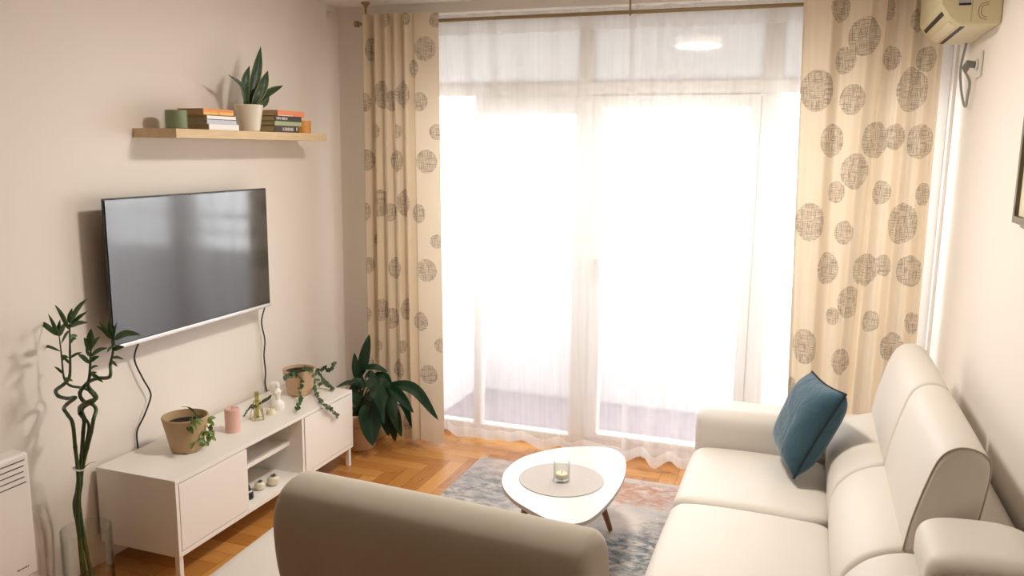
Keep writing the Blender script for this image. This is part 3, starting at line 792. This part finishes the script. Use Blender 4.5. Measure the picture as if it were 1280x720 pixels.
b = B(); lathe(b, [(0, 0), (r-.003, 0), (r, .004), (r, h-.003), (r-.002, h), (r-.005, h), (r-.006, h-.012), (0, h-.012)], c, 44); obj('jar', b, M['orange_glaze'], t)
b = B(); lathe(b, [(0, h-.022), (r-.0065, h-.022), (r-.0065, h-.0115), (0, h-.0112)], c, 36); obj('wax', b, M['cream_wax'], t)

# small hook high on the wall near the corner
hk = at('X', XL, 410, 18)
t = thing('wall_hook', 'tiny pale hook high on the wall beside the window corner', 'hook', hk)
b = B(); box(b, XL, XL+.006, hk.y-.012, hk.y+.012, hk.z-.02, hk.z+.02, .002); obj('plate', b, M['socket_white'], t)
b = B(); tube(b, spline([(XL+.005, hk.y, hk.z+.01), (XL+.03, hk.y, hk.z+.008), (XL+.034, hk.y, hk.z-.012), (XL+.02, hk.y, hk.z-.02)], 5), .004, 8); obj('hook_arm', b, M['socket_white'], t)

# ------------------------------------------------------------------ lucky bamboo in a glass cylinder
cv = (-2.462, 2.165, 0)
r, h = .088, .275
t = thing('glass_vase', 'tall clear glass cylinder vase on the floor beside the cabinet', 'vase', cv)
b = B(); lathe(b, [(0, .001), (r-.003, .001), (r, .004), (r, h), (r-.004, h), (r-.004, .014), (0, .014)], cv, 64); obj('glass', b, M['thin_glass'], t)
t = thing('lucky_bamboo', 'bundle of spiral lucky bamboo stalks tied together in the glass vase', 'bamboo', (cv[0], cv[1], .016))
def bx(px, py, dx=0.0): return at('Y', 2.165+dx, px, py)
stalks = [
 [(87, 405), (87.5, 440), (87, 470), (80, 480), (70, 488), (73, 495), (84, 498), (94, 497), (84, 505), (80, 511), (85, 519), (91, 530), (94, 559), (97, 585), (98, 610), (97, 644)],
 [(141, 425), (141, 441), (138, 455), (137, 471), (121, 473), (109, 479), (100, 491), (104, 501), (115, 505), (120, 512), (117, 524), (114, 540), (109, 560), (103, 585), (101, 605), (100, 640)],
 [(114, 430), (113, 450), (112, 470), (110, 482), (118, 492), (120, 498), (108, 503), (100, 509), (100, 517), (105, 525), (104, 540), (102, 569), (100, 586), (98, 610), (95, 640)],
 [(74, 420), (77, 445), (80, 472), (88, 482), (104, 485), (113, 490), (119, 500), (110, 506), (103, 512), (106, 522), (111, 532), (108, 552), (103, 575), (99, 588), (96, 612), (94, 644)]]
foot = [(-.012, -.02), (.03, -.012), (-.03, .012), (.006, .025)]
depth = [-.012, .012, .002, .024]
spots = []
for i, S in enumerate(stalks):
    Q = []
    for k, (px, py) in enumerate(S):
        wv = (.020*math.sin(k*1.5+i) if 2 < k < len(S)-5 else 0)+depth[i]
        Q.append(bx(px, py, wv))
    Q.append(Vector((cv[0]+foot[i][0], cv[1]+foot[i][1], .018)))
    Q = spline(Q, 9); n = len(Q)
    base_r = .0068 if i < 3 else .0052
    rad = []
    for k in range(n):
        f = min(1, .38+k/(n*.22)*.62) if k < n*.22 else 1.0
        node = 1.14 if k % 9 == 0 else 1.0
        rad.append(base_r*f*node)
    b = B(); tube(b, Q, rad, 12); sk = obj('stalk', b, M['bamboo'], t)
    spots.append((Q, sk))
blades = [
 [((88, 405), (107, 376), 7), ((88, 408), (107, 391), 5), ((88, 412), (71, 384), 5), ((88, 410), (108, 404), 5), ((88, 404), (90, 387), 6), ((88, 420), (96, 420), 4), ((88, 448), (101, 441), 3), ((88, 412), (78, 428), 4), ((87, 430), (95, 424), 4), ((87, 455), (79, 446), 3)],
 [((142, 420), (136, 402), 5), ((142, 420), (126, 404), 5), ((143, 424), (172, 419), 7), ((141, 438), (154, 434), 5), ((142, 425), (123, 409), 4), ((140, 447), (153, 449), 3), ((141, 432), (135, 440), 4), ((142, 421), (146, 404), 5), ((139, 452), (146, 458), 3)],
 [((114, 432), (114, 413), 8), ((114, 436), (124, 422), 6), ((114, 440), (106, 424), 6), ((113, 446), (132, 436), 5), ((113, 455), (99, 444), 5), ((113, 452), (123, 446), 5), ((112, 462), (122, 458), 3), ((112, 466), (127, 477), 4), ((111, 470), (120, 466), 4), ((114, 446), (108, 436), 6)],
 [((74, 420), (48, 402), 6), ((74, 418), (62, 395), 5), ((74, 416), (75, 401), 6), ((75, 440), (47, 437), 3), ((77, 452), (82, 446), 3), ((79, 466), (69, 459), 3), ((74, 420), (83, 404), 6), ((76, 446), (85, 447), 3), ((80, 474), (90, 476), 4)]]
for i, L in enumerate(blades):
    b = B(); Q = spots[i][0]
    for k, (a, e, wpx) in enumerate(L):
        A = min(Q[:45], key=lambda q: (q-bx(*a, depth[i])).length)
        e = (a[0]+(e[0]-a[0])*1.15, a[1]+(e[1]-a[1])*1.12); E = bx(*e, depth[i]+random.uniform(-.03, .03)); mid = A.lerp(E, .5)+Vector((0, 0, .3*(E-A).length*random.uniform(.1, .35)))
        leaf(b, [A, mid, E], wpx*.0036, (random.uniform(-.3, .5), -1, .35), .3, 10)
    obj('leaves', b, M['bamboo_leaf'], spots[i][1])
ct = bx(100, 585); b = B()
ring = [ct+Vector((.024*math.cos(a), .020*math.sin(a), .003*math.sin(2*a))) for a in [2*PI*k/24 for k in range(25)]]
tube(b, ring, .0035, 8); tube(b, spline([ct+Vector((.022, -.004, 0)), bx(112, 579, -.01), bx(120, 577, .0)], 5), .0018, 6); obj('tie', b, M['tie'], t)

# ------------------------------------------------------------------ convector heater
HX0, HX1, HY0, HY1, HZ0, HZ1 = XL+.02, -2.524, 1.35, 2.008, .165, .625
t = thing('convector_heater', 'white wall convector heater with slotted grille left of the glass vase', 'heater', (XL, 1.7, HZ0))
b = B(); box(b, HX0, HX1, HY0, HY1, HZ0, HZ1, .012, 3); obj('casing', b, M['white_lacquer'], t)
sl = M['black_plastic'] if False else simple('grille_shadow', (.05, .045, .035), .7, .1)
for k in range(5):
    z = .600-k*.0205; e = HY1-.018-(0, .006, .008, .006, 0)[k]
    obj('grille_slot', box(B(), HX1-.003, HX1+.0012, HY0+.03, e, z-.0017, z+.0017, .0005), sl, t)
b = B()
for k, (a, c) in enumerate(((1.925, 1.934), (1.937, 1.943), (1.946, 1.951), (1.954, 1.962), (1.965, 1.969))): box(b, HX1, HX1+.0006, a, c, .207, .212)
obj('lettering', b, simple('logo_print', (.06, .05, .05), .6, .1), t)
for ya in (HY0+.1, HY1-.16):
    obj('wall_bracket', box(B(), XL+.0005, HX0+.01, ya, ya+.06, HZ0+.1, HZ1-.1), M['white_lacquer'], t)
for ya in (HY0+.06, HY1-.05):
    b = B(); along = [(XL+.03, HZ0+.02), (HX1-.01, HZ0+.02), (HX1+.02, .012), (HX1+.02, 0), (XL+.012, 0), (XL+.012, .012)]
    tt = bmesh.new(); lo = [tt.verts.new((x, ya, z)) for x, z in along]; hi = [tt.verts.new((x, ya+.03, z)) for x, z in along]; tt.faces.new(lo); tt.faces.new(list(reversed(hi)))
    for k in range(6): tt.faces.new((lo[k], lo[(k+1) % 6], hi[(k+1) % 6], hi[k]))
    join(b, tt); obj('foot', b, M['white_lacquer'], t, smooth=False)

# ------------------------------------------------------------------ peace lily in the corner
c4 = (-2.345, 3.955-.02+.08, 0)
c4 = (-2.335, 3.93, 0)
t = thing('floor_plant', 'dark green broad-leafed peace lily in the corner beyond the cabinet', 'potted plant', c4)
b = B(); lathe(b, [(0, 0), (.095, 0), (.10, .006), (.118, .135), (.118, .138), (.108, .138), (.108, .15), (0, .15)], c4, 48); obj('planter', b, M['terracotta_light'], t)
b = B(); lathe(b, [(.1, .1505), (.121, .1505), (.124, .156), (.129, .21), (.126, .214), (.118, .214), (.114, .19), (.112, .165), (.1, .1505)], c4, 48); obj('inner_pot', b, M['terracotta_light'], t)
b = B(); lathe(b, [(0, .196)]+[(.019*k, .196+.004*math.sin(k*2)) for k in range(1, 6)]+[(.112, .195), (.112, .17), (0, .17)], c4, 32); obj('soil', b, M['soil'], t)
def lp(px, py, Y): return at('Y', Y, px, py)
L = [  # stalk end, middle, tip in the photo, width in metres, depth of end and tip, facing
 ((451, 470), (456, 445), (462, 418), .062, 3.93, 3.92, (.3, -1, .1)), ((448, 478), (445, 462), (443, 441), .045, 3.90, 3.88, (.6, -1, .1)), ((449, 463), (466, 459), (485, 465), .048, 3.92, 3.88, (0, -.6, 1)),
 ((452, 488), (438, 479), (420, 484), .045, 3.86, 3.80, (0, -.5, 1)), ((455, 485), (446, 476), (436, 480), .05, 3.84, 3.78, (0, -.5, 1)), ((466, 502), (464, 525), (466, 557), .125, 3.84, 3.74, (.15, -1, .25)),
 ((476, 484), (497, 492), (517, 516), .060, 3.86, 3.82, (-.2, -.9, .7)), ((480, 482), (517, 486), (548, 525), .065, 3.94, 3.90, (-.3, -.9, .8)), ((466, 478), (478, 480), (490, 500), .060, 3.84, 3.78, (0, -.9, .7)),
 ((478, 500), (492, 512), (502, 546), .075, 3.86, 3.84, (-.2, -1, .3)), ((462, 478), (472, 470), (484, 478), .055, 3.90, 3.86, (0, -.7, 1)), ((458, 494), (470, 498), (480, 530), .08, 3.82, 3.76, (0, -1, .4)),
 ((455, 478), (462, 468), (472, 480), .05, 3.90, 3.84, (0, -.8, 1)), ((450, 498), (446, 492), (444, 508), .06, 3.84, 3.80, (.4, -1, .3)), ((470, 492), (485, 488), (500, 505), .06, 3.92, 3.90, (0, -.8, .8)),
 ((462, 505), (455, 515), (452, 535), .055, 3.82, 3.76, (.3, -1, .2)), ((474, 505), (482, 520), (486, 545), .08, 3.88, 3.86, (-.1, -1, .3)), ((456, 482), (450, 474), (452, 462), .045, 3.95, 3.97, (.2, -1, .3)), ((484, 490), (505, 505), (515, 535), .05, 3.93, 3.93, (-.2, -1, .4)),
 ((462, 488), (474, 492), (478, 515), .085, 3.80, 3.74, (.1, -1, .5)), ((458, 476), (468, 482), (472, 500), .07, 3.84, 3.78, (0, -1, .7)), ((468, 470), (480, 472), (490, 484), .06, 3.95, 3.93, (0, -.8, .8)),
 ((450, 482), (442, 488), (440, 502), .055, 3.88, 3.84, (.3, -1, .5)), ((472, 486), (488, 498), (496, 522), .07, 3.80, 3.76, (-.1, -1, .5)), ((476, 512), (490, 530), (494, 552), .07, 3.9, 3.9, (-.1, -1, .3))]
b1 = B()
for k, (a, q, e, wd, Ya, Ye, hint) in enumerate(L):
    A = lp(*a, Ya); Q = lp(*q, (Ya+Ye)/2); E = lp(*e, Ye)
    for p in (A, Q, E): p.z = max(p.z, .012)
    root = Vector((c4[0]+random.uniform(-.03, .03), c4[1]+random.uniform(-.03, .03), .19)); tube(b1, spline([root, root.lerp(A, .55)+Vector((0, 0, .03)), A], 6), .0038, 7)
    b = B(); leaf(b, [A, Q, E], wd, hint, .22, 16, lambda u: math.sin(PI*min(1, u**.8))**.7 if u < 1 else 0, 6); obj('leaf', b, M['leaf_dark'], t)
obj('stem', b1, M['stem_green'], t)

# ------------------------------------------------------------------ sofas
HEAD = [(.305, .655), (.318, .74), (.345, .85), (.372, .925), (.41, .955), (.455, .953), (.487, .925), (.485, .85), (.470, .745), (.455, .68), (.41, .645), (.35, .64)]
LOWB = [(.150, .36), (.146, .46), (.150, .525), (.172, .580), (.225, .632), (.30, .662), (.37, .66), (.43, .63), (.445, .55), (.445, .40), (.43, .33), (.30, .31), (.19, .32)]
FOLD = [(.318, .70), (.322, .755), (.35, .785), (.42, .797), (.52, .797), (.575, .775), (.59, .72), (.585, .66), (.52, .64), (.42, .645), (.345, .655)]
SEAT = [(-.385, .34), (-.395, .385), (-.375, .420), (-.32, .437), (-.15, .442), (.03, .438), (.145, .425), (.150, .35), (.12, .262), (-.1, .258), (-.33, .262), (-.375, .285)]
def piping(prof, y, r=.003, s=1.0):
    P = spline([(a, c, 0) for a, c in prof]+[(prof[0][0], prof[0][1], 0)], 5)
    b = B(); tube(b, [(p.x, y, p.y) for p in P], r, 6, cap=False); return b
t = thing('sofa', 'long cream leather sofa with adjustable headrests along the right-hand wall', 'sofa', (.1, 2.7, 0))
obj('base', cushion(B(), -.335, .57, 1.96, 3.70, .07, .262, .03, n=14), M['leather'], t)
secs = [(2.885, 3.485), (2.262, 2.878)]
obj('seat_cushion', loft(B(), [(max(x, -.33), z) for x, z in SEAT], 1.955, 2.255, .035, 6, .012), M['leather'], t)
for a, c in secs: obj('seat_cushion', loft(B(), SEAT, a+.003, c-.003, .035, 6, .012), M['leather'], t)
for a, c in [(2.905, 3.50), (2.262, 2.898), (1.955, 2.255)]: obj('backrest', loft(B(), LOWB, a+.002, c-.002, .022, 6, .012), M['leather'], t)
for a, c in [(2.905, 3.52), (2.258, 2.898)]:
    hd = obj('headrest', loft(B(), HEAD, a+.003, c-.003, .016, 6, .012), M['leather'], t)
    if a < 2.5: obj('piping', piping([(x, z) for x, z in HEAD], a+.011, .0022), M['leather_piping'], hd)
obj('folded_headrest', loft(B(), FOLD, 1.955, 2.236, .05, 7, .008), M['leather'], t)
obj('back_frame', cushion(B(), .452, .588, 1.96, 3.70, .10, .735, .035, n=14), M['leather'], t)
obj('armrest', cushion(B(), -.39, .44, 3.495, 3.735, .263, .585, .062, (.006, .004, .006)), M['leather'], t)
for x in (-.22, .5):
    for y in (2.08, 3.6):
        b = B(); lathe(b, [(0, 0), (.022, 0), (.028, .07), (0, .07)], (x, y, 0), 20); obj('foot', b, M['dark_foot'], t)

# armchair seen from behind; its own depth axis runs along local x, backrest at +x
ax, ay = -.672, 1.905
t = thing('armchair', 'cream upholstered armchair seen from behind in front of the coffee table', 'armchair', (ax, ay, 0), -PI/2-math.radians(4))
W = .371
HEAD2 = [(.300, .655), (.312, .74), (.335, .85), (.355, .925), (.395, .957), (.45, .958), (.497, .93), (.512, .87), (.505, .775), (.485, .70), (.45, .665), (.36, .645)]
obj('base', cushion(B(), -.09, .45, -.275, .275, .07, .262, .03, n=12), M['suede'], t, local=True)
obj('seat_cushion', loft(B(), [(x+.26*(1 if x < .1 else .3 if x < .13 else 0) if x < -.2 else max(x, -.1), z) for x, z in SEAT], -.285, .285, .035, 6, .012), M['suede'], t, local=True)
obj('backrest', loft(B(), LOWB, -W+.012, W-.012, .022, 6, .012), M['suede'], t, local=True)
hd = obj('headrest', loft(B(), HEAD2, -W, W, .030, 8, .01), M['suede'], t, local=True)
obj('back_frame', cushion(B(), .40, .478, -W+.03, W-.03, .10, .73, .022, (.004, 0, 0), n=14), M['suede'], t, local=True)
for x in (-.03, .4):
    for y in (-.22, .22):
        b = B(); lathe(b, [(0, 0), (.02, 0), (.026, .07), (0, .07)], (x, y, 0), 20); obj('foot', b, M['dark_foot'], t, local=True)
t = thing('ottoman', 'low white upholstered ottoman between the armchair and the cabinet', 'ottoman', (-1.355, 1.868, 0), math.radians(3))
obj('seat_cushion', cushion(B(), -.275, .225, -.36, .36, .27, .43, .045, (.004, .004, .006)), M['leather'], t, local=True)
obj('base', cushion(B(), -.25, .20, -.335, .335, .06, .272, .02, n=12), M['leather'], t, local=True)
for x in (-.2, .16):
    for y in (-.28, .28):
        b = B(); lathe(b, [(0, 0), (.02, 0), (.026, .06), (0, .06)], (x, y, 0), 20); obj('foot', b, M['dark_foot'], t, local=True)

# blue cushion
t = thing('throw_pillow', 'petrol blue velvet cushion leaning on the cream sofa', 'pillow', (.08, 3.32, .44))
Pb, Pl, Pt, Pr = Vector((.058, 3.135, .449)), Vector((-.012, 3.455, .462)), Vector((.100, 3.455, .790)), Vector((.214, 3.10, .808))
nrm = (Pl-Pb).cross(Pt-Pb).normalized()
if nrm.x > 0: nrm = -nrm
b = B(); N = 26
def pil(u, v, side):
    p = Pb*(1-u)*(1-v)+Pl*u*(1-v)+Pt*u*v+Pr*(1-u)*v
    cx, cy = 2*u-1, 2*v-1
    pinch = 1-.075*((1-cx*cx)*abs(cy)**3+(1-cy*cy)*abs(cx)**3)
    mid = (Pb+Pl+Pt+Pr)/4; p = mid+(p-mid)*pinch
    hgt = .078*((1-cx**4)*(1-cy**4))**.55
    return p+nrm*(hgt*side)+nrm*.034+Vector((0, 0, .018))
for side in (1, -1):
    g = [[b.verts.new(pil(i/N, j/N, side)) for j in range(N+1)] for i in range(N+1)]
    for i in range(N):
        for j in range(N): b.faces.new((g[i][j], g[i+1][j], g[i+1][j+1], g[i][j+1]))
bmesh.ops.remove_doubles(b, verts=b.verts, dist=.0008)
obj('cover', b, M['velvet'], t, auto=80)
b = B(); loop = [pil(k/N, 0, 0) for k in range(N)]+[pil(1, k/N, 0) for k in range(N)]+[pil(1-k/N, 1, 0) for k in range(N)]+[pil(0, 1-k/N, 0) for k in range(N+1)]
tube(b, loop, .0042, 8, cap=False); obj('seam', b, M['velvet_dark'], t)

# ------------------------------------------------------------------ rug, coffee table
rc = at('Z', .012, 600, 572)
o = obj('rug', box(B(), rc.x, -.285, 2.42, rc.y+.02, .0005, .012, .004), M['rug'], origin=(-1.0, 2.7, 0)); tag(o, 'abstract rug in grey, salmon and teal under the coffee table', 'rug')
t = thing('coffee_table', 'white rounded triangular coffee table on brown wooden legs', 'coffee table', (-.87, 3.05, .012))
poly0 = [(-1.120, 3.06), (-1.108, 3.20), (-1.060, 3.305), (-.977, 3.405), (-.86, 3.475), (-.756, 3.490), (-.680, 3.40), (-.640, 3.238), (-.630, 3.08), (-.640, 2.90), (-.672, 2.745), (-.735, 2.683), (-.81, 2.695), (-.90, 2.745), (-1.0, 2.82), (-1.08, 2.93)]
P = spline([(x, y, 0) for x, y in poly0+poly0[:1]], 6)[:-1]
TZ = .36
obj('tabletop', prism(B(), [(p.x, p.y) for p in P], TZ-.017, TZ, .006), M['table_white'], t)
for (tx, ty), (fx, fy) in (((-.80, 3.27), (-.728, 3.385)), ((-1.0, 3.06), (-1.075, 3.135)), ((-.76, 2.86), (-.72, 2.76))):
    b = B(); tube(b, [(fx, fy, .0165), (fx+(tx-fx)*.02, fy+(ty-fy)*.02, .024), (tx, ty, TZ-.019)], [.010, .0115, .020], 18); obj('leg', b, M['walnut'], t)
b = B(); cm = (-.870, 3.062); lathe(b, [(0, 0), (.172, 0), (.174, .0015), (.172, .003), (0, .003)], (cm[0], cm[1], TZ+.0003), 72)
o = obj('placemat', b, M['mat_grey'], origin=(cm[0], cm[1], TZ)); tag(o, 'round grey placemat lying on the white coffee table', 'placemat')
cg = at('Z', TZ+.003, 702, 602); cg = Vector((cg.x-.003, cg.y+.008, TZ+.0034))
t = thing('glass_cup', 'clear glass tumbler standing on the round grey placemat', 'glass', cg)
r, h = .034, .082
b = B(); lathe(b, [(0, 0), (r-.004, 0), (r-.001, .003), (r, h), (r-.002, h+.001), (r-.0035, h), (r-.0045, .014), (0, .012)], cg, 48); obj('glass', b, M['thin_glass'], t)
pillar('votive_candle', 'short cream candle inside the glass tumbler', (cg.x, cg.y, cg.z+.0145), .026, .020, M['cream_wax'])

# ------------------------------------------------------------------ right wall: air conditioner, socket, picture
AY0, AY1, AZ0 = 3.417, 4.03, 2.157
t = thing('air_conditioner', 'yellowed wall air conditioner in the corner above the curtain', 'air conditioner', (XR, 3.7, AZ0))
prof = [(XR-.0005, AZ0), (XR-.13, AZ0), (XR-.165, AZ0+.025), (XR-.20, AZ0+.075), (XR-.205, AZ0+.20), (XR-.185, AZ0+.275), (XR-.0005, AZ0+.28)]
def along_y(bm, prof, y0, y1, bev=.006):
    tt = bmesh.new(); lo = [tt.verts.new((x, y0, z)) for x, z in prof]; hi = [tt.verts.new((x, y1, z)) for x, z in prof]; m = len(prof)
    tt.faces.new(lo); tt.faces.new(list(reversed(hi)))
    for k in range(m): tt.faces.new((lo[k], lo[(k+1) % m], hi[(k+1) % m], hi[k]))
    if bev: bmesh.ops.bevel(tt, geom=list(tt.edges), offset=bev, segments=3, profile=.5, affect='EDGES')
    join(bm, tt); return bm
obj('housing', along_y(B(), prof, AY0, AY1), M['ac_body'], t, auto=30)
def slot(p, q, w, ya, yb, off):
    (xa, za), (xb, zb) = p, q; tx, tz = xb-xa, zb-za; ln = math.hypot(tx, tz); tx, tz = tx/ln, tz/ln; nx, nz = tz, -tx
    if nx > 0: nx, nz = -nx, -nz
    mx_, mz_ = (xa+xb)/2, (za+zb)/2
    pr = [(mx_+tx*w/2+nx*off, mz_+tz*w/2+nz*off), (mx_-tx*w/2+nx*off, mz_-tz*w/2+nz*off), (mx_-tx*w/2-nx*.008, mz_-tz*w/2-nz*.008), (mx_+tx*w/2-nx*.008, mz_+tz*w/2-nz*.008)]
    return along_y(B(), pr, ya, yb, 0)
obj('air_outlet', slot(prof[2], prof[3], .016, AY0+.06, AY1-.05, .0012), M['ac_dark'], t, smooth=False)
obj('air_outlet', slot((XR-.115, AZ0-.0), (XR-.139, AZ0), .016, AY0+.06, AY1-.05, .0012), M['ac_dark'], t, smooth=False) if False else \
obj('air_outlet', box(B(), XR-.124, XR-.108, AY0+.05, AY1-.05, AZ0-.0012, AZ0+.008), M['ac_dark'], t, smooth=False)
obj('louvre_flap', slot(prof[1], prof[2], .030, AY0+.06, AY1-.05, .003), M['ac_light'], t, smooth=False)
b = B(); box(b, XR-.142, XR-.101, AY0-.0012, AY0+.004, AZ0+.066, AZ0+.15, .0005); bd = obj('badge', b, M['badge'], t)
obj('badge_bar', box(B(), XR-.141, XR-.102, AY0-.002, AY0-.0011, AZ0+.067, AZ0+.074), M['black_plastic'], bd, smooth=False)
b = B()
for a in range(2):
    cx_ = XR-.045; rr_ = .030-.008*a
    tube(b, spline([(cx_, AY0-.0005, AZ0+.045+rr_), (cx_-rr_*.8, AY0-.0005, AZ0+.045+rr_*.75), (cx_-rr_*1.05, AY0-.0005, AZ0+.045), (cx_-rr_*.8, AY0-.0005, AZ0+.045-rr_*.75), (cx_-.004, AY0-.0005, AZ0+.045-rr_)], 5), .0012, 6)
obj('moulded_ring', b, M['ac_slot'] if 'ac_slot' in M else simple('moulding_line', (.30, .25, .13), .6, .1), t)
obj('panel_joint', box(B(), XR-.0985, XR-.0965, AY0-.0008, AY0+.003, AZ0+.01, AZ0+.27), simple('joint_line', (.45, .39, .22), .6, .05), t, smooth=False)

sy, sz = 3.73, 2.045
t = thing('wall_socket', 'white wall socket below the air conditioner', 'socket', (XR, sy, sz))
b = B(); box(b, XR-.012, XR-.0005, sy-.045, sy+.045, sz-.05, sz+.05, .005); obj('plate', b, M['socket_white'], t)
b = B(); tt = bmesh.new(); lathe(tt, [(.0, 0), (.018, 0), (.022, .002), (.022, .008), (0, .008)], (0, 0, 0), 28); join(b, tt, Matrix.Translation((XR-.0125, sy, sz)) @ Matrix.Rotation(-PI/2, 4, 'Y')); obj('socket_ring', b, M['socket_white'], t)
t = thing('socket_cable', 'grey plug and looped cord hanging from the air conditioner to the socket', 'cable', (XR-.02, sy, sz))
Q = [at('X', XR-.022, *p) for p in [(1207, 64), (1201, 84), (1201, 108), (1204, 128), (1207, 133), (1209, 122), (1212, 103), (1216, 90)]]
Q = [Vector((XR-.022, Q[0].y, AZ0-.001))]+Q[1:-1]+[Vector((XR-.05, Q[-1].y-.01, Q[-1].z))]
b = B(); tube(b, spline(Q, 8), .0052, 10); obj('cable_loop', b, M['grey_cable'], t)
b = B(); e = Q[-1]; tube(b, [e, Vector((XR-.052, sy+.012, sz-.012)), Vector((XR-.045, sy+.004, sz+.004)), Vector((XR-.0215, sy, sz))], [.007, .014, .016, .014], 12); obj('plug', b, simple('grey_plug', (.20, .19, .16), .5, .05), t)

py1 = at('X', XR-.012, 1270, 276); PY1, PZ0 = py1.y, py1.z-.005
t = thing('picture_frame', 'bronze framed picture hanging on the right-hand wall above the sofa', 'picture', (XR, PY1-.25, PZ0))
PW, PH, fw = .50, .62, .022
b = B()
box(b, XR-.024, XR-.0005, PY1-fw, PY1, PZ0, PZ0+PH, .003); box(b, XR-.024, XR-.0005, PY1-PW, PY1-PW+fw, PZ0, PZ0+PH, .003)
box(b, XR-.024, XR-.0005, PY1-PW+fw, PY1-fw, PZ0, PZ0+fw, .003); box(b, XR-.024, XR-.0005, PY1-PW+fw, PY1-fw, PZ0+PH-fw, PZ0+PH, .003); obj('frame', b, M['bronze'], t)
b = B(); box(b, XR-.012, XR-.002, PY1-PW+fw, PY1-fw, PZ0+fw, PZ0+PH-fw); obj('mount', b, M['passepartout'], t, smooth=False)
n = NT('brown_print'); f = n.noise(n.obj(), 7, 4); pm = n.done(n.bsdf(n.mix(f, (.09, .04, .02), (.30, .17, .09)), .6))
b = B(); box(b, XR-.0128, XR-.0118, PY1-PW+fw+.045, PY1-fw-.045, PZ0+fw+.07, PZ0+PH-fw-.07); obj('print', b, pm, t, smooth=False)

# ------------------------------------------------------------------ light
LX, LY = -.78, 2.86
t = thing('ceiling_light', 'round opal ceiling light mirrored in the balcony door glass', 'ceiling light', (LX, LY, ZC-.06))
b = B(); lathe(b, [(0, 0), (.17, 0), (.172, -.012), (.165, -.02), (0, -.02)], (LX, LY, ZC-.0005), 48); obj('mount', b, M['white_lacquer'], t)
b = B(); lathe(b, [(.160, -.021), (.155, -.04), (.12, -.058), (.06, -.066), (0, -.068)], (LX, LY, ZC), 48); obj('diffuser', b, emit('opal_glow', (1, .82, .62), 14.0), t)
ld = bpy.data.lights.new('ceiling_lamp', 'AREA'); ld.shape = 'DISK'; ld.size = .30; ld.energy = 35; ld.color = (1, .94, .86)
lo = bpy.data.objects.new('ceiling_lamp', ld); C.objects.link(lo); lo.location = (LX, LY, ZC-.075)

w = bpy.data.worlds.new('sky'); bpy.context.scene.world = w; w.use_nodes = True
nt = w.node_tree; bg = nt.nodes['Background']; bg.inputs[0].default_value = (.97, .98, 1, 1); bg.inputs[1].default_value = 7.0
for (x0, x1, z0, z1) in [(OX0, OX1, 0, OZ)]:
    pd = bpy.data.lights.new('window_portal', 'AREA'); pd.shape = 'RECTANGLE'; pd.size = x1-x0; pd.size_y = z1-z0
    pd.cycles.is_portal = True
    po = bpy.data.objects.new('window_portal', pd); C.objects.link(po); po.location = ((x0+x1)/2, 4.47, (z0+z1)/2); po.rotation_euler = (-PI/2, 0, 0)

sc = bpy.context.scene
sc.view_settings.view_transform = 'Standard'; sc.view_settings.look = 'None'; sc.view_settings.gamma = 1; sc.view_settings.exposure = 0
sc.view_settings.use_curve_mapping = False
cy = sc.cycles
cy.max_bounces = 10; cy.diffuse_bounces = 5; cy.glossy_bounces = 4; cy.transmission_bounces = 6; cy.transparent_max_bounces = 24
cy.caustics_reflective = False; cy.caustics_refractive = False; cy.sample_clamp_indirect = 6
cy.use_denoising = True
